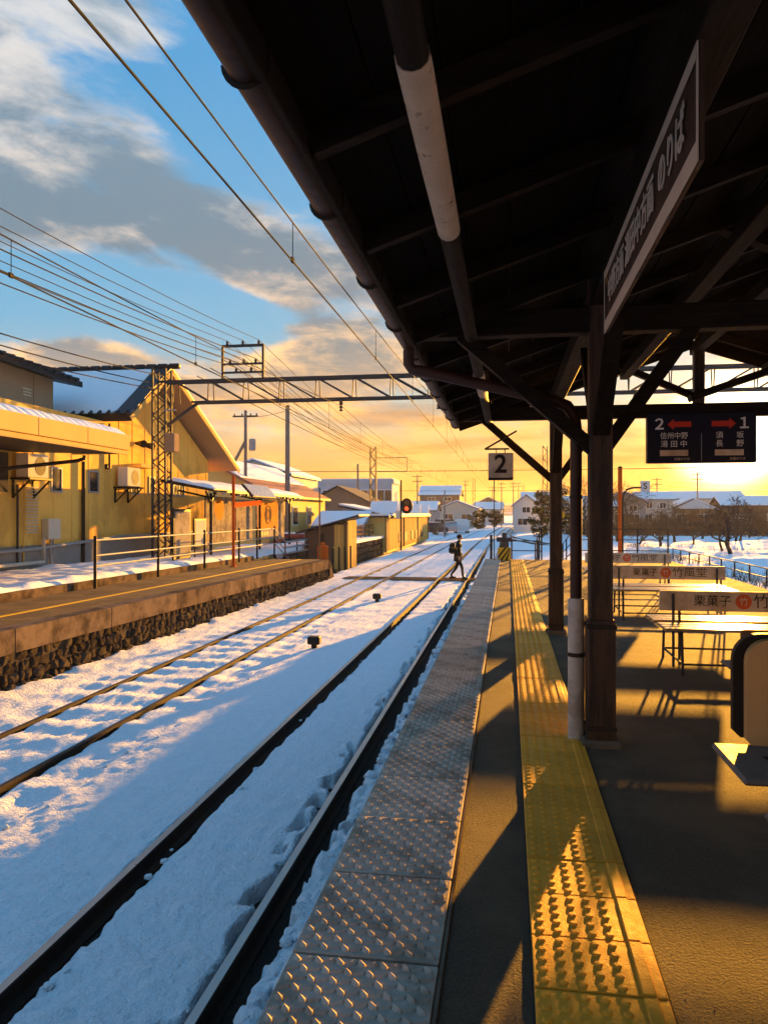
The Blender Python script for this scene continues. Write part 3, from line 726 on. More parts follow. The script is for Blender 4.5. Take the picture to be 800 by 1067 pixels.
text_part('lettering', '中野方面 湯田中方面  のりば', 0.148, M['signtext'], t, (-0.0125, 0.0, 0.012), (R(90), 0, R(-90)), sx=0.92, bold=0.002)
for y in (-0.8, 0.8): MB().box(-0.004, 0.02, y-.012, y+.012, 0.15, 0.34).build('hanger', M['darkpaint'], t)

t = thing('platform_guide_sign', 'dark navy hanging guide sign with two red arrows and white lettering', 'sign', (2.255, 9.60, 2.365))
W2, H2 = 0.615, 0.30
MB().rbox(-W2, W2, -0.06, 0.06, -H2, H2, 0.012).build('housing', M['navy'], t)
yf = -0.064
text_part('lettering', '２', 0.17, M['white'], t, (-0.475, yf, 0.155), UPX, bold=0.004)
text_part('lettering', '１', 0.17, M['white'], t, (0.475, yf, 0.155), UPX, bold=0.004)
def arrow(s, x0):
    P = [(0, 0), (0.075, 0.065), (0.075, 0.032), (0.27, 0.032), (0.27, -0.032), (0.075, -0.032), (0.075, -0.065)]
    return MB().prism([(x0+s*a, 0.16+b) for a, b in P], 'y', yf-0.001, -0.059)
arrow(1, -0.385).build('arrow', M['red'], t); arrow(-1, 0.385).build('arrow', M['red'], t)
text_part('lettering', '信州中野', 0.086, M['white'], t, (-0.31, yf, 0.02), UPX, sx=0.92)
text_part('lettering', '湯 田 中', 0.086, M['white'], t, (-0.31, yf, -0.078), UPX, sx=1.0)
[text_part('lettering', c_, 0.086, M['white'], t, (x_, yf, 0.02), UPX) for c_, x_ in (('須', 0.20), ('坂', 0.43))]
[text_part('lettering', c_, 0.086, M['white'], t, (x_, yf, -0.078), UPX) for c_, x_ in (('長', 0.20), ('野', 0.43))]
MB().box(-0.003, 0.003, yf, -0.058, -0.28, 0.05).build('divider', M['galv'], t)
for x in (-0.31, 0.31): MB().box(x-0.16, x+0.16, yf, -0.058, -0.215, -0.145).build('time_strip', M['offwhite'], t)
for x in (-0.22, 0.40): text_part('lettering', '方面のりば', 0.036, M['signtext'], t, (x, yf, -0.255), UPX)
for x in (-0.4, 0.4): MB().tube([(x, 0, H2-.01), (x, 0, H2+0.02)], 0.012, 8).build('hanger_rod', M['steel'], t)

t = thing('platform_number_sign', 'small square white sign with black numeral 2 hung from a brace', 'sign', (-0.085, 9.42, 2.035))
MB().rbox(-0.15, 0.15, -0.028, 0.028, -0.165, 0.165, 0.008).build('panel', M['offwhite'], t)
MB().box(-0.148, 0.148, -0.032, 0.030, -0.165, -0.135).build('base_strip', M['black'], t)
text_part('numeral', '2', 0.31, M['ink'], t, (0, -0.0305, 0.022), UPX, bold=0.006)
MB().bar((-0.19, 0, 0.215), (0.10, 0, 0.215), 0.02, 0.02).bar((-0.19, 0, 0.215), (0.19, 0, 0.43), 0.02, 0.02).bar((-0.05, 0, 0.16), (-0.05, 0, 0.22), 0.012, 0.012).bar((0.05, 0, 0.16), (0.05, 0, 0.22), 0.012, 0.012).build('bracket', M['black'], t)

# ---------------------------------------------------------------- benches
def make_bench(label, y):
    t = thing('station_bench', label, 'bench', (2.22, y, 0), group='slatted benches with lettered backs')
    for k in range(7):
        yy = -0.50+k*0.145
        if k == 3: continue
        MB().rbox(-0.82, 0.82, yy, yy+0.118, 0.405, 0.432, 0.006).build('seat_slat', M['slat'], t)
    MB().rbox(-0.78, 0.78, -0.014, 0.014, 0.535, 0.725, 0.006).build('backboard', M['offwhite'], t)
    f = MB()
    for x in (-0.66, 0.66):
        f.tube([(x, -0.44, 0.0), (x+0.0, -0.40, 0.39), (x, 0.40, 0.39), (x, 0.46, 0.0)], 0.013, 8)
        f.tube([(x, -0.035, 0.0), (x, -0.035, 0.70)], 0.013, 8); f.tube([(x+0.07, 0.035, 0.0), (x+0.07, 0.035, 0.70)], 0.013, 8)
        f.tube([(x, -0.43, 0.10), (x, 0.445, 0.10)], 0.010, 8)
    f.tube([(-0.66, -0.43, 0.10), (0.66, -0.43, 0.10)], 0.010, 8); f.tube([(-0.66, 0.44, 0.10), (0.66, 0.44, 0.10)], 0.010, 8)
    f.build('frame', M['steel'], t, True)
    text_part('lettering', '栗菓子', 0.115, M['ink'], t, (-0.30, -0.0165, 0.628), UPX)
    MB().lathe((0, 0, 0), [(0.072, 0.0), (0.072, 0.0165)], 24).build('red_disc', M['redcircle'], t, loc=(-0.02, 0, 0.63)).rotation_euler = (R(90), 0, 0)
    text_part('lettering', '竹', 0.085, M['signtext'], t, (-0.02, -0.0185, 0.628), UPX)
    text_part('lettering', '竹風堂', 0.145, M['ink'], t, (0.30, -0.0165, 0.628), UPX, sx=1.1, bold=-0.001)
    for x in (-0.52, 0.58): MB().box(x-0.003, x+0.003, -0.0165, -0.012, 0.555, 0.705).build('frame_line', M['signtext'], t)
    return t
make_bench('nearest slatted bench with cream lettered backboard glinting in the sun', 7.72)
make_bench('second slatted bench with cream lettered backboard behind the nearest one', 11.35)
make_bench('farthest slatted bench with lettered backboard near the platform end', 14.95)

def make_seat(label, x, y, w, backrest=True, z=0.42, top=0.925, shell=True):
    t = thing('shell_seat', label, 'seat', (x, y, 0), group='grey shell seats')
    n = 7; poly = []
    mb = MB(); mb.rbox(0, w, -0.46, 0.02, z-0.03, z, 0.012); mb.build('seat_pan', M['seatgrey'], t)
    MB().box(0.16, 0.40, -0.20, -0.165, z-0.001, z+0.003).build('drain_slot', M['black'], t)
    if backrest:
        def outline(x0, x1, z0, z1, r):
            P = [(x0, z0+0.03), (x0+0.03, z0), (x1-.03, z0), (x1, z0+0.03)]
            for cx, a0 in ((x1-r, 0), (x0+r, 90)):
                for k in range(7): P.append((cx+r*math.cos(R(a0+15*k)), z1-r+r*math.sin(R(a0+15*k))))
            return P
        if shell: MB().prism(outline(0.10, w-0.05, z+0.02, top, 0.12), 'y', 0.045, 0.085).build('back_shell', M['black'], t)
        MB().prism(outline(0.145, w-0.02, z-0.01, top-0.02, 0.10 if shell else 0.02), 'y', -0.005, 0.044).build('backrest', M['tan'] if shell else M['timber'], t)
    for xx in (0.31, w-0.10):
        for yy in (-0.34, -0.06): MB().tube([(xx, yy, 0), (xx, yy, z-0.03)], 0.017, 8).build('leg', M['steel'], t)
    return t
make_seat('grey seat with tall tan rounded backrest in a black shell', 0.895, 3.60, 0.66, True, 0.445, 0.93)
make_seat('low grey backless seat in front of the tan backrest seat', 0.905, 2.92, 0.66, False, 0.40)
make_seat('grey seat with brown back standing before the nearest slatted bench', 1.50, 5.80, 0.60, True, 0.42, 0.655, False)

# ---------------------------------------------------------------- platform end
def post_rail(name, label, cat, pts, h, rails=2, mat_=None, closed=None, group=None, r=0.024):
    t = thing(name, label, cat, pts[0], group=group); b = Vector(pts[0])
    for p in pts:
        q = Vector(p)-b; MB().tube([q, q+Vector((0, 0, h))], r, 8).build('fence_post', mat_ or M['black'], t)
    for k in range(rails):
        zz = h*(1-k/(rails))-0.02
        MB().tube([Vector(p)-b+Vector((0, 0, zz)) for p in pts], r*0.7, 6).build('rail', mat_ or M['black'], t)
    return t
post_rail('end_railing', 'black tube railing closing the platform end behind the striped box', 'railing', [(0.12, 24.6, 0), (0.95, 24.6, 0)], 0.62)
post_rail('ramp_railing', 'black railing along the ramp, beside the timber canopy post', 'railing', [(1.05, 24.7, 0), (1.05, 26.6, -0.2), (1.05, 28.6, -0.45), (1.05, 30.4, -0.7)], 1.0, 3)
post_rail('ramp_railing', 'black railing on the far side of the ramp with yellow disc', 'railing', [(2.1, 24.7, 0), (2.1, 26.6, -0.2), (2.1, 28.6, -0.45), (2.1, 30.4, -0.7)], 1.0, 3)
post_rail('end_railing', 'black railing across the right half of the platform end', 'railing', [(2.25, 24.65, 0), (3.1, 24.65, 0), (3.95, 24.65, 0), (4.85, 24.65, 0)], 1.0, 3)
MB().add([(1.0,24.8,-0.01),(2.15,24.8,-0.01),(2.15,30.6,-0.95),(1.0,30.6,-0.95),(1.0,24.8,-1.3),(2.15,24.8,-1.3),(2.15,30.6,-1.3),(1.0,30.6,-1.3)], [(0,1,2,3),(0,4,5,1),(1,5,6,2),(2,6,7,3),(3,7,4,0)]).build('ramp', M['concrete'])
tag(bpy.data.objects['ramp'], 'concrete ramp going down from the platform end', kind='structure')
t = thing('warning_disc', 'round yellow disc fixed beside the ramp railing', 'sign', (1.66, 24.72, 0))
MB().tube([(0, 0, 0), (0, 0, 1.42)], 0.02, 8).build('stem', M['galv'], t)
MB().lathe((0, 0, 0), [(0.115, -0.01), (0.115, 0.01)], 20).build('disc', M['yellowpaint'], t, loc=(0, -0.03, 1.42)).rotation_euler = (R(90), 0, 0)
t = thing('buffer_marker', 'black and yellow striped box at the platform end corner', 'marker', (-0.11, 24.3, 0))
MB().rbox(-0.2, 0.2, -0.13, 0.13, 0, 0.40, 0.01).build('box', M['yellowpaint'], t)
for k in range(4):
    x0 = -0.30+k*0.16; P = [(x0, 0.002), (x0+0.075, 0.002), (x0+0.075+0.30, 0.398), (x0+0.30, 0.398)]
    P = [(min(max(a, -0.197), 0.197), b) for a, b in P]
    if k == 0: P = [(-0.197, 0.135), (-0.197, 0.03), (0.075, 0.398), (0.0, 0.398)]
    if k == 3: P = [(0.18, 0.002), (0.197, 0.002), (0.197, 0.03)]
    MB().prism(P, 'y', -0.1335, -0.129).build('stripe', M['black'], t)
MB().rbox(-0.14, 0.14, -0.1, 0.1, 0.40, 0.58, 0.02).rbox(-0.24, 0.24, -0.08, 0.08, 0.58, 0.72, 0.02).rbox(-0.07, 0.07, -0.06, 0.06, 0.72, 0.86, 0.02).build('lamp_housing', M['steel'], t)
t = thing('marker_pole', 'thin tall grey pole rising behind the striped box', 'pole', (-0.42, 24.2, 0))
MB().tube([(0, 0, 0), (0, 0, 2.9)], 0.016, 8).build('shaft', M['steel'], t); MB().box(-.03, .03, -.03, .03, 0, .06).build('base', M['steel'], t)
t = thing('end_post', 'short black post at the track side corner of the platform end', 'post', (-0.52, 24.5, 0))
MB().tube([(0, 0, 0), (0, 0, 0.75)], 0.04, 8).build('shaft', M['black'], t); MB().lathe((0, 0, .74), [(.045, 0), (.045, .03), (.01, .05)], 8).build('cap', M['black'], t)
t = thing('stop_sign_post', 'black post with curved neck holding a small white S plate', 'sign post', (3.46, 24.3, 0))
MB().tube([(0,0,0),(0,0,1.9),(0.04,0,2.08),(0.14,0,2.2),(0.30,0,2.25),(0.55,0,2.26)], 0.026, 8).build('bent_pole', M['black'], t, True)
MB().rbox(0.52, 0.80, -0.012, 0.012, 2.12, 2.46, 0.005).build('plate', M['white'], t)
text_part('letter', 'S', 0.26, M['ink'], t, (0.66, -0.0155, 2.29), UPX, bold=0.004)
t = thing('orange_pole', 'tall orange pole standing by the railing of the platform end', 'pole', (3.62, 26.0, -1.0))
MB().tube([(0,0,0),(0,0,3.95)], 0.07, 10).build('shaft', M['orange'], t, True); MB().lathe((0,0,3.94), [(.075,0),(.075,.04),(.02,.07)], 10).build('cap', M['black'], t)
# field fence
fp = [(8.55, 20+i*1.85, -0.98) for i in range(13)]
post_rail('field_fence', 'low black post and rail fence at the edge of the snowy orchard', 'fence', fp, 0.62, 2, r=0.03)

# track markers in the snow
for lab, x, y in (('small black track marker block in the snow between the tracks, nearer one', -3.63, 14.2), ('small brown track marker block in the snow, farther one', -3.75, 22.0)):
    t = thing('track_marker', lab, 'track marker', (x, y, -1.14), group='track markers')
    MB().rbox(-.05, .05, -.05, .05, 0, .13, .01).build('stem', M['rust'], t); MB().rbox(-.12, .12, -.09, .09, .12, .27, .02).build('head', M['black'], t)

# ================================================================== station building across the tracks
WX = -12.45
ST = thing('station_building', 'yellow plastered station house with gabled snowy tile roof beyond the tracks', 'station building', (WX, 20, 0))
def SB(mb, name, m, parent=None, smooth=False):
    """build in world coordinates, parent under the station"""
    o = mb.build(name, m, None, smooth); o.parent = parent or ST
    base = ST.location if parent is None else ST.location
    me = o.data; me.transform(Matrix.Translation(-Vector(base))); return o
# main walls
APY, APZ = 25.2, 6.38
LEY, LEZ, REY, REZ = 22.3, 4.42, 31.9, 3.30
poly = [(9.0, -0.5), (30.7, -0.5), (30.7, 3.66), (APY, APZ-0.10), (22.9, 4.72), (22.4, 4.35), (9.0, 4.35)]
SB(MB().prism(poly, 'x', -22, WX), 'wall', M['plaster'])
SB(MB().box(WX-0.5, WX+0.035, 9.0, 30.74, -0.5, 0.62), 'plinth', M['plinth'])
# vertical sheet seams on the wall
for y in np.arange(13.2, 30.6, 0.91):
    top = 4.3 if y < 22.6 else (APZ-0.35-(APY-y)*0.66 if y < APY else APZ-0.35-(y-APY)*0.46)
    if y < 21.8: top = 3.9
    SB(MB().box(WX, WX+0.012, y-0.010, y+0.010, 0.62, top), 'wall_batten', M['plaster'])
# gable roof slabs
def slab(a, b, x0, x1, th):
    (y0, z0), (y1, z1_) = a, b; d = Vector((0, y1-y0, z1_-z0)).normalized(); n = Vector((0, -d.z, d.y))*th
    if n.z < 0: n = -n
    vs = [(x0,y0,z0),(x1,y0,z0),(x1,y1,z1_),(x0,y1,z1_)]
    return MB().add(vs+[(p[0], p[1]+n.y, p[2]+n.z) for p in vs], [(3,2,1,0),(4,5,6,7),(0,1,5,4),(1,2,6,5),(2,3,7,6),(3,0,4,7)])
BX = -11.55
rf = SB(slab((LEY, LEZ), (APY, APZ), -21.5, BX, 0.10), 'roof', M['soffit'])
SB(slab((REY, REZ), (APY, APZ), -21.5, BX, 0.10), 'roof', M['soffit'])
for a, b in (((LEY-.02, LEZ), (APY, APZ)), ((REY+.02, REZ), (APY, APZ))):
    SB(slab((a[0], a[1]+.10), (b[0], b[1]+.11), BX-0.55, BX+0.03, 0.07), 'verge_tiles', M['tile'])
    SB(slab((a[0], a[1]-.08), (b[0], b[1]-.09), BX+0.002, BX+0.05, 0.17), 'barge_board', M['fascia'])
# roof tiles showing along ridge
k = 0
for x in np.arange(-21.3, BX, 0.42):
    SB(MB().rbox(x, x+0.40, APY-0.12, APY+0.12, APZ+0.12, APZ+0.30, 0.05), 'ridge_tile', M['tile'])
# snow blanket with uneven lower edge on the slope that faces the camera
def roof_snow(name, x0, x1, yz0, yz1, thick, seed, nx=60, ny=14):
    u = np.linspace(0, 1, nx); v = np.linspace(0, 1, ny); U, V = np.meshgrid(u, v)
    X_ = x0+(x1-x0)*U; e = 0.10*(fbm(X_, V*0+seed, 1.3, 4, seed)-0.5)
    vv = np.clip(V*(1-e)+e, 0, 1)
    Y_ = yz0[0]+(yz1[0]-yz0[0])*vv; Z_ = yz0[1]+(yz1[1]-yz0[1])*vv
    edge = np.minimum.reduce([sstep(V, 0, .08), sstep(1-V, 0, .08), sstep(U, 0, .03), sstep(1-U, 0, .03)])
    Z_ = Z_+thick*edge*(0.8+0.4*fbm(X_, Y_, 1.2, 3, seed+3))-0.01
    return grid_mesh(name, X_, Y_, Z_, M['roof_snow'])
def snow_obj(me, parent, base):
    o = bpy.data.objects.new('roof_snow', me); link(o, parent); me.transform(Matrix.Translation(-Vector(base))); return o
snow_obj(roof_snow('roof_snow', -21.3, -12.15, (LEY+0.12, LEZ+0.2), (APY-0.1, APZ+0.13), 0.10, 3), ST, ST.location)
SB(MB().box(-21.5, BX+.02, LEY-0.09, LEY+0.02, LEZ-0.08, LEZ+0.16), 'eave_fascia', M['darkpaint'])
for x in np.arange(-21.3, BX, 0.30):
    SB(MB().tube([(x, LEY-0.10, LEZ+0.16), (x, LEY+0.04, LEZ+0.25)], 0.05, 6), 'eave_tile', M['tile'])
# upper block at the left with a dark tiled roof
SB(MB().box(-20, -14.0, 6.0, 22.0, 3.9, 5.72), 'upper_wall', M['upperwall'])
SB(MB().add([(-13.45,5,5.98),(-13.45,22.75,5.50),(-17,22.2,6.25),(-17,5,6.9),(-13.45,5,6.16),(-13.45,22.75,5.68),(-17,22.2,6.43),(-17,5,7.1)], [(0,1,2,3),(4,7,6,5),(0,4,5,1),(1,5,6,2),(2,6,7,3),(3,7,4,0)]), 'upper_roof', M['tile'])
for i in range(44):
    y = 5.2+i*0.40; z = 6.16-(y-5)*0.48/17.75
    SB(MB().tube([(-13.38, y, z), (-14.6, y-.02, z+0.27)], 0.07, 6), 'upper_tile', M['tile'])
for y in (12.5, 15.5, 18.5, 21.0): SB(MB().box(-14.0, -13.99, y-.015, y+.015, 3.95, 5.65), 'upper_wall_seam', M['soffit'])
SB(MB().box(-14.0, -13.97, 20.45, 20.85, 5.02, 5.07).box(-14.0, -13.97, 20.45, 20.85, 4.93, 4.98).box(-14.0, -13.97, 20.45, 20.85, 5.11, 5.16), 'vent_grille', M['ivory'])
# platform canopy of the station
CP = SB(MB().add([(-9.5,5,2.96),(-9.5,18.1,2.96),(-12.45,18.1,3.05),(-12.45,5,3.05),(-9.5,5,3.42),(-9.5,18.1,3.42),(-14.0,18.4,4.36),(-14.0,5,4.36)], [(3,2,1,0),(4,5,6,7),(0,1,5,4),(1,2,6,5),(2,3,7,6),(3,0,4,7)]), 'canopy_roof', M['darkpaint'])
SB(MB().rbox(-9.5, -9.44, 5, 18.16, 3.06, 3.44, 0.01), 'canopy_fascia', M['fascia'])
SB(MB().rbox(-9.52, -9.47, 5, 18.12, 2.94, 3.05, 0.01), 'canopy_lower_fascia', M['fascia'])
SB(MB().rbox(-11.0, -9.5, 18.10, 18.16, 2.97, 3.40, 0.01), 'canopy_end_fascia', M['fascia'])
for y in np.arange(6.9, 18, 1.86): SB(MB().box(-9.442, -9.436, y-.006, y+.006, 3.07, 3.43), 'fascia_joint', M['soffit'])
def canopy_snow():
    ys = np.linspace(5, 18.25, 150); v = np.linspace(0, 1, 20); V, YY = np.meshgrid(v, ys)
    XX = -9.46-4.55*V; ZZ = 3.43+0.94*V+0.12*sstep(V, 0, .03)*(0.7+0.5*fbm(XX, YY, 1.1, 3, 5))*sstep(18.25-YY, 0, .3)+0.022*np.cos(YY*2*math.pi/0.31)*(1-sstep(V, .35, .75))
    return grid_mesh('roof_snow', XX, YY, ZZ, M['roof_snow'])
snow_obj(canopy_snow(), ST, ST.location)
# pipes
SB(MB().tube([(-10.6, 18.0, 2.94), (-10.6, 18.0, 2.86), (-10.75, 17.95, 2.80), (-12.2, 16.2, 2.45), (-12.3, 12, 2.3)], 0.05, 8), 'drain_pipe', M['darkpaint'], None, True)
SB(MB().tube([(-12.36, 20.95, 3.0), (-12.36, 20.95, -0.1)], 0.055, 8), 'downpipe', M['darkpaint'], None, True)
SB(MB().tube([(-12.36, 22.45, 4.3), (-12.36, 22.45, 2.9)], 0.035, 8), 'downpipe', M['darkpaint'], None, True)
SB(MB().tube([(-12.34, 13, 0.50), (-12.34, 18.5, 0.52), (-12.34, 23, 0.72), (-12.34, 30, 0.74)], 0.045, 8), 'wall_pipe', M['galv'], None, True)
SB(MB().tube([(-12.30, 13, 0.18), (-12.30, 18.9, 0.16), (-12.30, 18.9, 0.8)], 0.05, 8), 'wall_pipe', M['ivory'], None, True)
SB(MB().tube([(-12.38, 17.9, 2.2), (-12.38, 17.9, 0.2)], 0.03, 8), 'wall_pipe', M['steel'], None, True)
SB(MB().tube([(-12.38, 18.15, 2.3), (-12.38, 18.15, 0.2)], 0.02, 8), 'wall_pipe', M['plaster'], None, True)
# windows
for y0, y1, z0, z1_ in ((19.44, 19.98, 2.05, 2.76), (21.36, 21.94, 2.09, 2.77), (23.97, 24.56, 2.10, 2.75), (25.30, 25.75, 2.13, 2.77), (27.27, 28.3, 2.11, 2.74)):
    w = SB(MB().box(WX-.05, WX+0.035, y0, y1, z0, z0+.05).box(WX-.05, WX+0.035, y0, y1, z1_-.05, z1_).box(WX-.05, WX+0.035, y0, y0+.05, z0+.05, z1_-.05).box(WX-.05, WX+0.035, y1-.05, y1, z0+.05, z1_-.05), 'window', M['galv'])
    g = SB(MB().box(WX-.04, WX+0.012, y0+.05, y1-.05, z0+.05, z1_-.05), 'pane', M['glass']); g.parent = w
    if y1-y0 > 0.9: 
        q = SB(MB().box(WX-.02, WX+0.03, (y0+y1)/2-.03, (y0+y1)/2+.03, z0+.05, z1_-.05), 'mullion', M['galv']); q.parent = w
SB(MB().box(WX, WX+0.02, 17.1, 17.6, 2.0, 3.0), 'dark_window', M['glass'])
# louvred panel
lv = SB(MB().box(WX, WX+0.03, 18.27, 18.83, 0.9, 2.24), 'louver_panel', M['plaster'])
for k in range(16):
    q = SB(MB().bar((WX+.04, 18.30, 0.96+k*0.08), (WX+.04, 18.80, 0.96+k*0.08), 0.05, 0.012, (0.6, 0, 0.8)), 'louver', M['ivory']); q.parent = lv
SB(MB().rbox(WX, WX+0.22, 19.02, 19.60, 0.76, 1.32, 0.02), 'meter_box', M['ivory'])
SB(MB().tube([(WX+.1, 19.3, 0.78), (WX+.1, 19.3, 0.0)], 0.03, 8).tube([(WX+.1, 19.42, 0.78), (WX+.1, 19.42, 0.3)], 0.02, 6), 'meter_pipe', M['galv'])
SB(MB().rbox(WX, WX+0.10, 22.3, 22.5, 2.85, 3.02, 0.03), 'wall_lamp', M['darkpaint'])
SB(MB().box(WX, WX+0.35, 24.06, 25.1, 3.02, 3.14), 'small_ledge', M['fascia'])
SB(MB().tube([(WX+.1, 24.2, 3.83), (WX+.5, 23.95, 3.78)], [0.05, 0.13], 10).tube([(WX+.1, 24.5, 3.83), (WX+.5, 24.75, 3.75)], [0.05, 0.13], 10).bar((WX, 24.35, 3.85), (WX+.15, 24.35, 3.85), .08, .08), 'loudspeaker', M['darkpaint'])
# air conditioners on brackets
def ac_unit(label, y, z, shelf):
    t = thing('air_conditioner', label, 'air conditioner', (WX, y, z), group='outdoor air conditioner units')
    MB().rbox(0.12, 0.46, -0.45, 0.45, 0, 0.62, 0.02).build('casing', M['ivory'], t)
    g = MB().lathe((0, 0, 0), [(0.24, 0), (0.24, 0.006)], 20).build('fan_grille', M['steel'], t, loc=(0.46, 0.08, 0.31)); g.rotation_euler = (0, R(90), 0)
    s = MB().box(0, 0.55, -0.5, 0.5, -0.05, -0.003)
    s.build('shelf', M['black'], t)
    for yy in (-0.42, 0.42):
        MB().bar((0.03, yy, -0.05), (0.03, yy, -0.52), 0.05, 0.05).bar((0.03, yy, -0.5), (0.5, yy, -0.06), 0.04, 0.04).build('bracket', M['black'], t)
ac_unit('white air conditioner box high on the wall beneath the station canopy', 18.2, 2.38, 0)
ac_unit('white air conditioner box on a black bracket shelf between two small windows', 23.35, 2.33, 0)

# ---------------------------------------------------------------- railing, boards and shelter on the station platform
t = thing('platform_railing', 'black posts with pale tube rails at the back of the station platform', 'railing', (-9.0, 15.73, -0.17))
rp = [0.0, 3.1, 6.2, 9.2, 11.1, 13.2]
for q in rp: MB().tube([(0, q, -0.02), (0, q, 1.14)], 0.035, 8).build('railing_post', M['black'], t)
for zz in (0.22+.25, 0.70, 1.04): MB().tube([(0.0, rp[0], zz), (0.0, rp[-1], zz)], 0.020, 8).build('tube_rail', M['galv'], t)
for zz in (0.47, 0.70, 1.04): MB().tube([(0.0, rp[-1], zz), (0, rp[-1]+1.5, zz-0.55)], 0.020, 8).build('tube_rail', M['galv'], t)
t = thing('ramp_railing', 'pale sloping handrails along the steps at the station platform end', 'railing', (-9.0, 30.4, -0.3))
for q in (0, 1.8, 3.6): MB().tube([(0, q, -.5), (0, q, 0.62)], 0.03, 8).build('railing_post', M['black'], t)
for zz in (0.12, 0.36, 0.58): MB().tube([(0, 0, zz), (0, 3.6, zz)], 0.035, 8).build('tube_rail', M['galv'], t)
for q in (3.2, 3.5, 3.8): MB().tube([(0.7, q, -.7), (0.7, q, 0.85)], 0.03, 8).build('railing_post', M['black'], t)

t = thing('orange_pole', 'rusty orange steel pole at the station platform edge, beside the poster shelter', 'pole', (-8.67, 23.5, -0.25))
MB().tube([(0,0,0),(0,0,2.93)], 0.05, 10).build('shaft', M['orange'], t, True); MB().bar((0,0,1.98), (0.05, 2.6, 2.10), 0.06, 0.16).build('arm', M['orange'], t); MB().box(-.08,.08,-.08,.08,0,.04).build('foot', M['orange'], t)
t = thing('platform_mirror', 'tilted framed mirror panel carried by the rusty orange pole', 'mirror', (-8.62, 26.0, 1.90))
MB().bar((0, -1.35, 0.33), (0, 1.35, 0.33), 0.62, 0.05, (0.75, 0, 0.66)).build('frame', M['black'], t)
g = MB().bar((0.028, -1.28, 0.355), (0.028, 1.28, 0.355), 0.54, 0.03, (0.75, 0, 0.66)).build('glass', M['chrome'], t)

t = thing('notice_board', 'tall blank cream notice board standing in front of the station wall', 'notice board', (-9.85, 22.2, -0.02))
MB().rbox(-0.03, 0.03, -0.62, 0.62, 0.1, 1.62, 0.01).build('frame', M['darkpaint'], t); MB().box(0.031, 0.036, -0.56, 0.56, 0.18, 1.54).build('sheet', M['poster'], t)
for q in (-0.6, 0.6): MB().tube([(0, q, -.2), (0, q, 1.65)], 0.03, 8).build('leg', M['darkpaint'], t)
t = thing('notice_board', 'smaller low notice board next to the poster shelter post', 'notice board', (-9.85, 23.6, -0.02))
MB().rbox(-0.03, 0.03, -0.48, 0.48, 0.42, 1.32, 0.01).build('frame', M['darkpaint'], t); MB().box(0.031, 0.036, -0.42, 0.42, 0.48, 1.26).build('sheet', M['ivory'], t)
for q in (-0.4, 0.4): MB().tube([(0, q, -.2), (0, q, 1.3)], 0.025, 8).build('leg', M['darkpaint'], t)

SH = thing('poster_shelter', 'open shelter with snowy black roof and painted picture panels on the station platform', 'shelter', (-10.2, 25.0, 0.0))
for q in (-0.2, 5.0, 9.3):
    MB().tube([(0.25, q, -.25), (0.25, q, 2.15)], 0.05, 8).build('post', M['black'], SH)
    for s in (-1, 1): MB().bar((0.25, q, 1.85), (0.25, q+s*0.45, 2.2), 0.05, 0.05, (1,0,0)).build('bracket', M['black'], SH)
    MB().bar((0.25, q, 2.0), (-0.9, q, 2.25), 0.06, 0.06).build('cross_arm', M['black'], SH)
MB().add([(0.75,-1.2,2.18),(0.75,9.9,2.18),(-1.1,9.9,2.50),(-1.1,-1.2,2.50),(0.75,-1.2,2.26),(0.75,9.9,2.26),(-1.1,9.9,2.60),(-1.1,-1.2,2.60)], [(3,2,1,0),(4,5,6,7),(0,1,5,4),(1,2,6,5),(2,3,7,6),(3,0,4,7)]).build('roof', M['darkpaint'], SH)
me = grid_mesh('roof_snow', *(lambda U, V: (0.72-1.8*U, -1.15+11*V, 2.27+0.34*U+0.10*np.minimum.reduce([sstep(U,0,.1),sstep(1-U,0,.1),sstep(V,0,.02),sstep(1-V,0,.02)])*(0.6+0.8*fbm(U*3, V*14, 1.5, 3, 9))))(*np.meshgrid(np.linspace(0,1,10), np.linspace(0,1,90))), M['roof_snow'])
inst('roof_snow', me, SH)
for i in range(14): MB().rbox(0.68, 0.78, -1.1+i*0.78, -1.0+i*0.78, 2.09, 2.18, 0.01).build('rafter_end', M['ivory'] if i % 2 else M['darkpaint'], SH)
